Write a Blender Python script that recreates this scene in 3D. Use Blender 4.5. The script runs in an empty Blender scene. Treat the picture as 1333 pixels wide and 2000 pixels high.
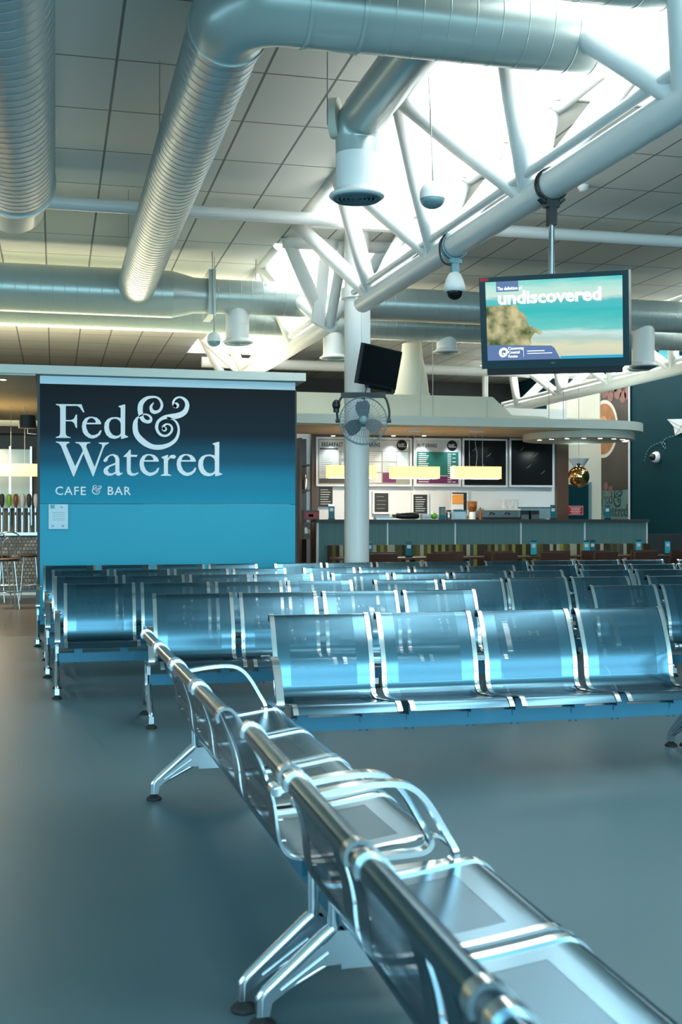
import bpy, math, random
from math import sin, cos, pi, radians, sqrt, atan2
from mathutils import Vector, Matrix
from mathutils.geometry import tessellate_polygon
random.seed(7)
S = bpy.context.scene
COL = S.collection

# ------------------------------------------------------------------ camera, light, exposure
# world axes follow the building grid: x along the bench rows, y away down the hall, z up; the camera is turned 13.8 deg
TH = radians(13.8); FPX = 2276.0; HZ = 1008.5; CX = 666.5; CAMZ = 1.358
cam_d = bpy.data.cameras.new('camera'); cam = bpy.data.objects.new('camera', cam_d); COL.objects.link(cam)
cam.location = (0, 0, CAMZ); cam.rotation_euler = (pi/2, 0, -TH)
cam_d.sensor_fit = 'VERTICAL'; cam_d.sensor_height = 36; cam_d.lens = FPX/2000*36
cam_d.shift_y = (HZ-1000)/2000; cam_d.clip_start = 0.05; cam_d.clip_end = 200
cam_d.dof.use_dof = True; cam_d.dof.focus_distance = 9.5; cam_d.dof.aperture_fstop = 5.6
S.camera = cam
S.view_settings.view_transform = 'Standard'; S.view_settings.look = 'None'
S.view_settings.gamma = 1; S.view_settings.exposure = 0.72; S.view_settings.use_curve_mapping = False
S.cycles.use_denoising = True
S.cycles.max_bounces = 8; S.cycles.transparent_max_bounces = 24; S.cycles.diffuse_bounces = 4; S.cycles.glossy_bounces = 4
S.cycles.sample_clamp_indirect = 6
S.cycles.caustics_reflective = False; S.cycles.caustics_refractive = False
W = bpy.data.worlds.new('world'); S.world = W; W.use_nodes = True
W.node_tree.nodes['Background'].inputs[0].default_value = (0.62, 0.86, 1.0, 1); W.node_tree.nodes['Background'].inputs[1].default_value = 1.3

def area(name, loc, rot, sx, sy, power, col, spread=180):
    d = bpy.data.lights.new(name, 'AREA'); d.shape = 'RECTANGLE'; d.size = sx; d.size_y = sy; d.energy = power; d.color = col
    d.spread = radians(spread)
    o = bpy.data.objects.new(name, d); COL.objects.link(o); o.location = loc; o.rotation_euler = rot
    return o
# daylight through the roof lights over the trusses
SKY_COL = (0.93, 0.98, 1.0)
OPEN = [(2.85, 5.2, 1.5, 9.4), (2.85, 4.25, 9.4, 13.7), (2.85, 4.35, 15.3, 26.0), (10.0, 11.7, 13.0, 28.0)]
for (x0, x1, y0, y1) in OPEN:
    area('rooflight_daylight', ((x0+x1)/2, (y0+y1)/2, 5.72), (0, 0, 0), x1-x0, y1-y0, 13*(x1-x0)*(y1-y0), SKY_COL)
# daylight through the glazed front of the hall behind the camera and the windows on its left
area('front_window_daylight', (4.0, -5.4, 2.35), (radians(90), 0, 0), 19, 4.1, 760, (0.43, 0.83, 0.99))
area('side_window_daylight', (-9.35, 5.0, 2.0), (0, radians(-90), 0), 2.6, 13, 150, (0.4, 0.78, 1.0))
# warm strip uplights lying on top of the cafe and bar canopies, out of sight from the floor
area('canopy_uplight', (-3.0, 20.0, 3.3), (radians(180), 0, 0), 10, 2.6, 600, (1.0, 0.86, 0.62))
# added fill, not real fixtures: upward strips above each bottom chord to brighten the ceiling
for (ux, uy0, uy1) in ((3.65, 3.0, 13.5), (3.65, 16.0, 25.0), (10.85, 12.0, 27.0)):
    area('truss_added_fill', (ux, (uy0+uy1)/2, 4.14), (radians(180), 0, 0), .12, uy1-uy0, 8*(uy1-uy0), (1.0, .97, .90))
area('counter_canopy_uplight', (5.5, 19.9, 3.6), (radians(180), 0, 0), 7, .6, 60, (1.0, 0.86, 0.62))

# ------------------------------------------------------------------ helpers
def ray(px, py):
    X = (px-CX)/FPX; Zr = (HZ-py)/FPX
    return (sin(TH)+X*cos(TH), cos(TH)-X*sin(TH), Zr)
def P(px, py, a=None, b=None, z=None, D=None):
    r = ray(px, py)
    if a is not None: D = a/r[0]
    elif b is not None: D = b/r[1]
    elif z is not None: D = (z-CAMZ)/r[2]
    return Vector((r[0]*D, r[1]*D, CAMZ+r[2]*D))

def mat(name, col, rough=0.5, metal=0.0, emit=None, es=1.0, noise=0.0, nscale=6.0, bump=0.0, bscale=40.0, spec=0.5, alpha=1.0, coat=0.0, trans=0.0):
    m = bpy.data.materials.new(name); m.use_nodes = True; nt = m.node_tree; b = nt.nodes['Principled BSDF']
    c = (col[0], col[1], col[2], 1)
    b.inputs['Base Color'].default_value = c; b.inputs['Roughness'].default_value = rough; b.inputs['Metallic'].default_value = metal
    b.inputs['Specular IOR Level'].default_value = spec; b.inputs['Alpha'].default_value = alpha; b.inputs['Coat Weight'].default_value = coat
    b.inputs['Transmission Weight'].default_value = trans
    if emit: b.inputs['Emission Color'].default_value = (emit[0], emit[1], emit[2], 1); b.inputs['Emission Strength'].default_value = es
    tc = nt.nodes.new('ShaderNodeTexCoord')
    nz = nt.nodes.new('ShaderNodeTexNoise'); nz.inputs['Scale'].default_value = nscale; nz.inputs['Detail'].default_value = 4
    nt.links.new(tc.outputs['Object'], nz.inputs['Vector'])
    mx = nt.nodes.new('ShaderNodeMix'); mx.data_type = 'RGBA'; mx.inputs[6].default_value = tuple(max(0, v*(1-noise)) for v in c[:3])+(1,)
    mx.inputs[7].default_value = tuple(min(1, v*(1+noise)) for v in c[:3])+(1,)
    nt.links.new(nz.outputs['Fac'], mx.inputs[0]); nt.links.new(mx.outputs[2], b.inputs['Base Color'])
    if bump:
        n2 = nt.nodes.new('ShaderNodeTexNoise'); n2.inputs['Scale'].default_value = bscale; nt.links.new(tc.outputs['Object'], n2.inputs['Vector'])
        bp = nt.nodes.new('ShaderNodeBump'); bp.inputs['Strength'].default_value = bump; bp.inputs['Distance'].default_value = 0.01
        nt.links.new(n2.outputs['Fac'], bp.inputs['Height']); nt.links.new(bp.outputs['Normal'], b.inputs['Normal'])
    return m
def N(m): return m.node_tree.nodes, m.node_tree.links, m.node_tree.nodes['Principled BSDF']

class MB:
    def __init__(s): s.v = []; s.f = []; s.uv = None; s.sm = []
    def add(s, vs, fs, smooth=False):
        n = len(s.v); s.v += [tuple(v) for v in vs]; s.f += [tuple(i+n for i in f) for f in fs]; s.sm += [smooth]*len(fs); return s
    def box(s, x0, x1, y0, y1, z0, z1):
        return s.add([(x0,y0,z0),(x1,y0,z0),(x1,y1,z0),(x0,y1,z0),(x0,y0,z1),(x1,y0,z1),(x1,y1,z1),(x0,y1,z1)],
            [(3,2,1,0),(4,5,6,7),(0,1,5,4),(1,2,6,5),(2,3,7,6),(3,0,4,7)])
    def cbox(s, c, d, M=None):
        c = Vector(c); x, y, z = d[0]/2, d[1]/2, d[2]/2; M = M or Matrix.Identity(3)
        vs = [c + M @ Vector(p) for p in [(-x,-y,-z),(x,-y,-z),(x,y,-z),(-x,y,-z),(-x,-y,z),(x,-y,z),(x,y,z),(-x,y,z)]]
        return s.add(vs, [(3,2,1,0),(4,5,6,7),(0,1,5,4),(1,2,6,5),(2,3,7,6),(3,0,4,7)])
    def tube(s, path, r, n=12, caps=True, smooth=True):
        path = [Vector(p) for p in path]; rs = r if isinstance(r, (list, tuple)) else [r]*len(path)
        t0 = (path[1]-path[0]).normalized(); up = Vector((0,0,1)) if abs(t0.z) < .9 else Vector((1,0,0))
        u = t0.cross(up).normalized(); vs = []
        for i, p in enumerate(path):
            if i == 0: t = path[1]-path[0]
            elif i == len(path)-1: t = path[-1]-path[-2]
            else: t = (path[i+1]-p).normalized()+(p-path[i-1]).normalized()
            t = t.normalized(); u = (u-t*u.dot(t)).normalized(); w = t.cross(u)
            vs += [p+(u*cos(2*pi*k/n)+w*sin(2*pi*k/n))*rs[i] for k in range(n)]
        fs = [(i*n+k, i*n+(k+1)%n, (i+1)*n+(k+1)%n, (i+1)*n+k) for i in range(len(path)-1) for k in range(n)]
        s.add(vs, fs, smooth)
        if caps: s.add(vs[:n], [tuple(range(n))[::-1]]); s.add(vs[-n:], [tuple(range(n))])
        return s
    def cyl(s, p, q, r, n=16, r2=None): return s.tube([p, q], [r, r if r2 is None else r2], n)
    def lathe(s, prof, c=(0,0,0), n=24, smooth=True, M=None):   # prof: (r, z)
        c = Vector(c); M = M or Matrix.Identity(3); vs = []
        for r, z in prof: vs += [c+M@Vector((r*cos(2*pi*k/n), r*sin(2*pi*k/n), z)) for k in range(n)]
        fs = [(i*n+k, i*n+(k+1)%n, (i+1)*n+(k+1)%n, (i+1)*n+k) for i in range(len(prof)-1) for k in range(n)]
        s.add(vs, fs, smooth)
        if prof[0][0] > 1e-4: s.add(vs[:n], [tuple(range(n))[::-1]])
        if prof[-1][0] > 1e-4: s.add(vs[-n:], [tuple(range(n))])
        return s
    def ball(s, c, r, n=20, sz=1.0):
        return s.lathe([(max(1e-5, r*sin(pi*i/12)), -r*sz*cos(pi*i/12)) for i in range(13)], c, n)
    def ribbon(s, path, wdir, w, t, smooth=True):       # rectangular section swept along a planar path, width along wdir
        path = [Vector(p) for p in path]; wd = Vector(wdir).normalized()*(w/2); vs = []
        for i, p in enumerate(path):
            tg = (path[min(i+1, len(path)-1)]-path[max(i-1, 0)]).normalized(); nn = wd.normalized().cross(tg).normalized()*(t/2)
            vs += [p-wd-nn, p+wd-nn, p+wd+nn, p-wd+nn]
        L = len(path)
        for k in range(4): s.add([vs[i*4+j] for i in range(L) for j in (k, (k+1)%4)], [(2*i, 2*i+1, 2*i+3, 2*i+2) for i in range(L-1)], smooth)
        s.add(vs[:4], [(3,2,1,0)]); s.add(vs[-4:], [(0,1,2,3)])
        return s
    def prism(s, loops, f, h):      # loops [outer, holes..] of 2d points, f maps (x, y, depth) to 3d
        pts = [p for l in loops for p in l]; n = len(pts)
        tri = tessellate_polygon([[Vector((p[0], p[1], 0)) for p in l] for l in loops])
        vs = [f(p[0], p[1], 0) for p in pts]+[f(p[0], p[1], h) for p in pts]
        fs = [tuple(t) for t in tri]+[tuple(i+n for i in reversed(t)) for t in tri]
        k = 0
        for l in loops:
            fs += [(k+i, k+(i+1)%len(l), n+k+(i+1)%len(l), n+k+i) for i in range(len(l))]; k += len(l)
        return s.add(vs, fs)
    def build(s, name, m, parent=None, loc=None):
        me = bpy.data.meshes.new(name); me.from_pydata(s.v, [], s.f)
        for i, x in enumerate(s.sm):
            if x: me.polygons[i].use_smooth = True
        if s.uv:
            ul = me.uv_layers.new(name='UVMap')
            for lp in me.loops: ul.data[lp.index].uv = s.uv[lp.vertex_index]
        me.materials.append(m); me.update()
        o = bpy.data.objects.new(name, me); COL.objects.link(o)
        if parent: o.parent = parent
        if loc: o.location = loc
        return o
def empty(name, loc=(0,0,0), rz=0):
    o = bpy.data.objects.new(name, None); COL.objects.link(o); o.location = loc; o.rotation_euler = (0,0,rz); o.empty_display_size = .1; return o
def tag(o, label, cat, group=None, kind=None):
    o['label'] = label; o['category'] = cat
    if group: o['group'] = group
    if kind: o['kind'] = kind
    return o
def struct(o): o['kind'] = 'structure'; return o
def copy_tree(o, parent=None):
    c = o.copy(); COL.objects.link(c); c.parent = parent
    for ch in list(o.children): copy_tree(ch, c)
    return c
def crom(pts, k=5):
    out = []; n = len(pts)
    for i in range(n-1):
        p0, p1, p2, p3 = pts[max(i-1,0)], pts[i], pts[i+1], pts[min(i+2,n-1)]
        for j in range(k):
            t = j/k; out.append(tuple(.5*((2*b)+(c-a)*t+(2*a-5*b+4*c-d)*t*t+(-a+3*b-3*c+d)*t**3) for a, b, c, d in zip(p0, p1, p2, p3)))
    out.append(tuple(pts[-1])); return out

# ------------------------------------------------------------------ materials
M = {}
M['white'] = mat('white_painted_steel', (.80,.82,.80), .35, noise=.03)
M['duct'] = mat('grey_duct', (.44,.52,.50), .30, .35, noise=.06, nscale=3)
M['galv'] = mat('galvanised_duct', (.42,.49,.50), .32, .4, noise=.04, nscale=2)
M['chrome'] = mat('polished_aluminium', (.80,.84,.86), .14, 1.0, noise=.04)
M['cast'] = mat('cast_aluminium', (.66,.76,.82), .24, 1.0, noise=.05)
M['beam'] = mat('blue_grey_beam', (.03,.19,.30), .32, .25, noise=.06)
M['black'] = mat('black_plastic', (.012,.014,.016), .35, noise=.1)
M['rubber'] = mat('black_rubber', (.01,.011,.012), .6, noise=.1)
M['dark'] = mat('dark_grey', (.04,.045,.045), .5, noise=.1)
M['cream'] = mat('cream_plaster', (.66,.66,.56), .7, noise=.03)
M['fascia'] = mat('grey_white_fascia', (.68,.73,.66), .55, noise=.03)
M['brown'] = mat('dark_brown_wood', (.085,.045,.028), .4, noise=.35, nscale=3)
M['chairwood'] = mat('brown_vinyl', (.075,.035,.025), .35, noise=.2)
M['whitegloss'] = mat('white_laminate', (.74,.77,.80), .25, noise=.02)
M['grille'] = mat('blue_grey_louvre', (.20,.33,.37), .4, .3, noise=.05)
M['wallgrey'] = mat('grey_wall', (.20,.22,.20), .6, noise=.05)
M['tealdark'] = mat('deep_teal_paint', (.003,.038,.050), .6, spec=.12, noise=.06, nscale=1.5)
M['steel'] = mat('stainless_steel', (.55,.58,.58), .25, 1.0, noise=.06)
M['letters'] = mat('white_vinyl_letters', (.95,.97,.98), .4, noise=.01)
M['slate'] = mat('chalkboard', (.012,.016,.018), .5, noise=.2)
M['teal'] = mat('teal_card', (.005,.16,.19), .4, noise=.05)
M['tealpale'] = mat('bright_teal_card', (.05,.45,.55), .4, noise=.05)
M['red'] = mat('red_card', (.50,.02,.03), .4, noise=.05)
M['purple'] = mat('purple_card', (.11,.015,.09), .4, noise=.05)
M['green'] = mat('lime_green_packet', (.22,.55,.05), .4, noise=.3, nscale=30)
M['orange'] = mat('orange_card', (.75,.32,.06), .5, noise=.2, nscale=30)
M['gold'] = mat('gold_mirror', (.85,.50,.20), .06, 1.0, noise=.03)
M['glassdark'] = mat('dark_screen_glass', (.010,.013,.014), .2, noise=.1, spec=.15)
M['cable'] = mat('steel_cable', (.35,.37,.36), .4, .6, noise=.02)
M['shade'] = mat('glowing_amber_shade', (.8,.6,.3), .6, emit=(1,.60,.19), es=1.2, noise=.05)
M['bulb'] = mat('warm_lamp', (.9,.9,.8), .5, emit=(1,.86,.66), es=9)
M['blueline'] = mat('pale_blue_strip', (.66,.84,.92), .4, noise=.01)
M['mirror'] = mat('back_bar_mirror', (.20,.19,.15), .22, 1.0, noise=.3, nscale=3)
M['amber'] = mat('amber_glass', (.25,.09,.02), .15, noise=.3)

def floor_mat():
    m = mat('grey_vinyl_floor', (.092,.165,.190), .42, noise=.08, nscale=.8, bump=.03, bscale=120, spec=.35); n, l, b = N(m)
    return m
def brick(name, c1, c2, mortar, sx, sy, w, rough=.6, off=0.0, axes='XY', origin=(0,0), spec=.3):
    m = mat(name, c1, rough, spec=spec); n, l, b = N(m)
    tc = n.new('ShaderNodeTexCoord'); mp = n.new('ShaderNodeMapping'); mp.inputs['Location'].default_value = (origin[0], origin[1], 0)
    if axes == 'XZ': mp.inputs['Rotation'].default_value = (radians(-90), 0, 0)
    l.new(tc.outputs['Object'], mp.inputs['Vector']); bt = n.new('ShaderNodeTexBrick'); l.new(mp.outputs['Vector'], bt.inputs['Vector'])
    bt.inputs['Color1'].default_value = (*c1, 1); bt.inputs['Color2'].default_value = (*c2, 1); bt.inputs['Mortar'].default_value = (*mortar, 1)
    bt.inputs['Scale'].default_value = 1; bt.inputs['Brick Width'].default_value = sx; bt.inputs['Row Height'].default_value = sy
    bt.inputs['Mortar Size'].default_value = w; bt.inputs['Mortar Smooth'].default_value = .1; bt.offset = off; bt.squash = 1
    l.new(bt.outputs['Color'], b.inputs['Base Color']); return m
M['floor'] = floor_mat()
M['woodfloor'] = brick('grey_brown_plank_floor', (.085,.080,.072), (.11,.10,.09), (.02,.02,.02), 1.2, .9, .008, .3, 0.5, spec=.5)
M['ceil'] = brick('ceiling_tiles', (.72,.74,.68), (.75,.77,.71), (.22,.23,.22), .6, 1.2, .012, .8, 0.0, origin=(.12,.15))
M['bartile'] = brick('patterned_bar_tiles', (.10,.12,.12), (.30,.33,.32), (.03,.04,.04), .06, .06, .006, .3, 0.5, 'XZ')
M['screen_panel'] = brick('blue_grey_slatted_panel', (.105,.205,.205), (.12,.225,.225), (.085,.16,.165), .045, 4, .003, .45, 0, 'XZ')

def stripes():   # banquette fabric: irregular vertical stripes
    m = mat('striped_fabric', (.3,.3,.1), .8); n, l, b = N(m)
    tc = n.new('ShaderNodeTexCoord'); sp = n.new('ShaderNodeSeparateXYZ'); l.new(tc.outputs['Object'], sp.inputs[0])
    mu = n.new('ShaderNodeMath'); mu.operation = 'MULTIPLY'; mu.inputs[1].default_value = 17; l.new(sp.outputs['X'], mu.inputs[0])
    fl = n.new('ShaderNodeMath'); fl.operation = 'FLOOR'; l.new(mu.outputs[0], fl.inputs[0])
    wn = n.new('ShaderNodeTexWhiteNoise'); wn.noise_dimensions = '1D'; l.new(fl.outputs[0], wn.inputs['W'])
    cr = n.new('ShaderNodeValToRGB'); cr.color_ramp.interpolation = 'CONSTANT'; l.new(wn.outputs['Value'], cr.inputs[0])
    e = cr.color_ramp.elements; e[0].color = (.05,.03,.015,1); e[0].position = 0; e[1].position = .3; e[1].color = (.30,.28,.05,1)
    for p, c in ((.45,(.10,.09,.03,1)),(.6,(.45,.42,.30,1)),(.75,(.16,.12,.03,1)),(.88,(.06,.07,.07,1))):
        x = cr.color_ramp.elements.new(p); x.color = c
    l.new(cr.outputs[0], b.inputs['Base Color']); return m
M['stripes'] = stripes()

def signboard():   # printed graphic: navy at the top running down into bright teal
    m = mat('printed_teal_signboard', (.02,.3,.42), .5, spec=.15); n, l, b = N(m)
    tc = n.new('ShaderNodeTexCoord'); sp = n.new('ShaderNodeSeparateXYZ'); l.new(tc.outputs['Object'], sp.inputs[0])
    mp = n.new('ShaderNodeMapRange'); mp.inputs['From Min'].default_value = 1.5; mp.inputs['From Max'].default_value = 2.93; l.new(sp.outputs['Z'], mp.inputs['Value'])
    cr = n.new('ShaderNodeValToRGB'); cr.color_ramp.interpolation = 'EASE'; l.new(mp.outputs[0], cr.inputs[0]); e = cr.color_ramp.elements
    e[0].position = 0; e[0].color = (.019,.34,.50,1); e[1].position = 1; e[1].color = (.006,.010,.014,1)
    for p, c in ((.20,(.018,.27,.41,1)),(.40,(.013,.105,.17,1)),(.62,(.007,.020,.032,1))): x = cr.color_ramp.elements.new(p); x.color = c
    l.new(cr.outputs[0], b.inputs['Base Color']); return m
M['sign'] = signboard()
M['signlow'] = mat('teal_lower_panel', (.022,.41,.58), .45, noise=.03, nscale=2, spec=.35)

def perf():        # perforated steel sheet: solid margins, a field of small punched holes (uv in metres)
    m = mat('perforated_steel', (.10,.215,.29), .22, .94, noise=.04); n, l, b = N(m)
    uv = n.new('ShaderNodeUVMap'); uv.uv_map = 'UVMap'; sp = n.new('ShaderNodeSeparateXYZ'); l.new(uv.outputs[0], sp.inputs[0])
    def mt(op, x, y=None, z=None):
        q = n.new('ShaderNodeMath'); q.operation = op
        for i, v in enumerate((x, y, z)):
            if v is None: continue
            if isinstance(v, (int, float)): q.inputs[i].default_value = v
            else: l.new(v, q.inputs[i])
        return q.outputs[0]
    pit = .0062
    def dots(ox, oy):
        fx = mt('SUBTRACT', mt('FRACT', mt('ADD', mt('DIVIDE', sp.outputs[0], pit), ox)), .5); fy = mt('SUBTRACT', mt('FRACT', mt('ADD', mt('DIVIDE', sp.outputs[1], pit*1.732), oy)), .5)
        fy = mt('MULTIPLY', fy, 1.732)
        return mt('LESS_THAN', mt('ADD', mt('MULTIPLY', fx, fx), mt('MULTIPLY', fy, fy)), .30**2)
    d = mt('MAXIMUM', dots(0, 0), dots(.5, .5))
    def band(v, lo, hi): return mt('MULTIPLY', mt('GREATER_THAN', v, lo), mt('LESS_THAN', v, hi))
    reg = mt('MAXIMUM', mt('MULTIPLY', band(sp.outputs[0], .085, .451), band(sp.outputs[1], .055, .46)), mt('MULTIPLY', band(sp.outputs[0], .085, .451), band(sp.outputs[1], .50, .88)))
    al = mt('SUBTRACT', 1.0, mt('MULTIPLY', d, reg)); l.new(al, b.inputs['Alpha'])
    mx = n.new('ShaderNodeMix'); mx.data_type = 'RGBA'; mx.inputs[6].default_value = (.088,.195,.262,1); mx.inputs[7].default_value = (.078,.178,.240,1)
    l.new(reg, mx.inputs[0]); l.new(mx.outputs[2], b.inputs['Base Color'])
    ro = mt('ADD', .19, mt('MULTIPLY', reg, .05)); l.new(ro, b.inputs['Roughness'])
    return m
M['perf'] = perf()

def screen_img():  # what the hanging screen shows: sky, sea, surf, sand and a green headland
    m = mat('lit_screen', (0,0,0), .25); n, l, b = N(m)
    tc = n.new('ShaderNodeTexCoord'); sp = n.new('ShaderNodeSeparateXYZ'); l.new(tc.outputs['Object'], sp.inputs[0])
    nz = n.new('ShaderNodeTexNoise'); nz.inputs['Scale'].default_value = 3; nz.inputs['Detail'].default_value = 6
    mp = n.new('ShaderNodeMapping'); mp.inputs['Scale'].default_value = (1.2, 1, 9); l.new(tc.outputs['Object'], mp.inputs['Vector']); l.new(mp.outputs[0], nz.inputs['Vector'])
    def mt(op, x, y=None):
        q = n.new('ShaderNodeMath'); q.operation = op
        for i, v in enumerate((x, y)):
            if v is None: continue
            if isinstance(v, (int, float)): q.inputs[i].default_value = v
            else: l.new(v, q.inputs[i])
        return q.outputs[0]
    zz = mt('ADD', sp.outputs['Z'], mt('MULTIPLY', mt('SUBTRACT', nz.outputs['Fac'], .5), .10))
    zz = mt('SUBTRACT', zz, mt('MULTIPLY', sp.outputs['X'], -.03))
    mr = n.new('ShaderNodeMapRange'); mr.inputs['From Min'].default_value = -.32; mr.inputs['From Max'].default_value = .32; l.new(zz, mr.inputs['Value'])
    cr = n.new('ShaderNodeValToRGB'); l.new(mr.outputs[0], cr.inputs[0]); e = cr.color_ramp.elements
    e[0].position = 0; e[0].color = (.55,.60,.50,1); e[1].position = 1; e[1].color = (.10,.62,.60,1)
    for p, c in ((.22,(.72,.72,.50,1)),(.30,(.45,.62,.56,1)),(.37,(.60,.80,.76,1)),(.42,(.16,.60,.56,1)),(.62,(.04,.50,.50,1)),(.74,(.10,.52,.55,1)),(.78,(.62,.80,.70,1)),(.88,(.50,.80,.70,1))):
        x = cr.color_ramp.elements.new(p); x.color = c
    n2 = n.new('ShaderNodeTexNoise'); n2.inputs['Scale'].default_value = 9; n2.inputs['Detail'].default_value = 8; l.new(tc.outputs['Object'], n2.inputs['Vector'])
    c2 = n.new('ShaderNodeValToRGB'); l.new(n2.outputs['Fac'], c2.inputs[0]); f = c2.color_ramp.elements
    f[0].position = .35; f[0].color = (.06,.10,.02,1); f[1].position = .65; f[1].color = (.62,.56,.30,1)
    hd = mt('ADD', mt('MULTIPLY', sp.outputs['X'], -1.0), mt('MULTIPLY', mt('SUBTRACT', n2.outputs['Fac'], .5), .35))
    hm = mt('MULTIPLY', mt('GREATER_THAN', mt('SUBTRACT', hd, mt('MULTIPLY', mt('ABSOLUTE', mt('ADD', sp.outputs['Z'], .08)), .9)), .12), mt('LESS_THAN', sp.outputs['Z'], .13))
    mx = n.new('ShaderNodeMix'); mx.data_type = 'RGBA'; l.new(hm, mx.inputs[0]); l.new(cr.outputs[0], mx.inputs[6]); l.new(c2.outputs[0], mx.inputs[7])
    l.new(mx.outputs[2], b.inputs['Emission Color']); b.inputs['Emission Strength'].default_value = .62
    return m
M['screen'] = screen_img()
M['scr_white'] = mat('lit_white_text', (0,0,0), .3, emit=(.85,.95,.85), es=1.0)
M['scr_navy'] = mat('lit_navy_block', (0,0,0), .3, emit=(.07,.12,.25), es=1.0)
M['scr_blue'] = mat('lit_blue_band', (0,0,0), .3, emit=(.02,.25,.38), es=1.0)

# ------------------------------------------------------------------ the hall itself
CH = 5.0
struct(MB().box(-9.5, 12.3, -5.6, 13.7, -.1, 0).build('floor', M['floor']))
struct(MB().box(-9.5, 12.3, 13.7, 30, -.1, 0).build('floor', M['woodfloor']))
ce = MB(); xs = sorted({-9.5, 12.3} | {v for o in OPEN for v in o[:2]}); ys = sorted({-5.6, 30} | {v for o in OPEN for v in o[2:]})
for i in range(len(xs)-1):
    for j in range(len(ys)-1):
        mx_, my_ = (xs[i]+xs[i+1])/2, (ys[j]+ys[j+1])/2
        if not any(o[0] < mx_ < o[1] and o[2] < my_ < o[3] for o in OPEN): ce.box(xs[i], xs[i+1], ys[j], ys[j+1], CH, CH+.06)
struct(ce.build('ceiling', M['ceil']))
for k, (x0, x1, y0, y1) in enumerate(OPEN):
    t = MB(); w = .05
    CU = CH+.061; t.box(x0-w, x0, y0, y1, CU, 5.75); t.box(x1, x1+w, y0, y1, CU, 5.75)
    if k != 1: t.box(x0, x1, y0-w, y0, CU, 5.75)
    if k != 0: t.box(x0, x1, y1, y1+w, CU, 5.75)
    else: t.box(4.3, x1, y1, y1+w, CU, 5.75)
    struct(t.build('trim_%d' % (k+1), M['white']))
    t = MB(); t.box(x0-w, x1+w, y0-w, y1+w, 5.75, 5.8); struct(t.build('trim_%d' % (k+11), M['white']))
    g = MB(); y = y0+1.1
    while y < y1: g.box(x0, x1, y-.02, y+.02, 5.6, 5.68); y += 1.1
    struct(g.build('trim_%d' % (k+21), M['white']))
struct(MB().box(12.2, 12.3, -5.6, 30, 0, CH).build('wall_right', M['tealdark']))
lw = MB(); lw.box(-9.6, -9.5, -5.6, 30, 0, .7); lw.box(-9.6, -9.5, -5.6, 30, 3.3, CH); lw.box(-9.6, -9.5, 11.5, 30, .7, 3.3); lw.box(-9.6, -9.5, -5.6, -1.5, .7, 3.3)
struct(lw.build('wall_left', M['cream']))
bw = MB(); bw.box(-9.5, 12.3, -5.7, -5.6, 4.5, CH); bw.box(-9.5, 12.3, -5.7, -5.6, 0, .3); bw.box(-9.5, -5.5, -5.7, -5.6, .3, 4.5)
struct(bw.build('wall_front', M['cream']))
wf = MB()
for i in range(12): wf.box(-5.5+i*1.6-.03, -5.5+i*1.6+.03, -5.66, -5.5, .3, 4.5)
struct(wf.build('window_1', M['white']))
struct(MB().box(-9.5, 12.3, 30, 30.1, 0, CH).build('wall_back', M['dark']))

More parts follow.
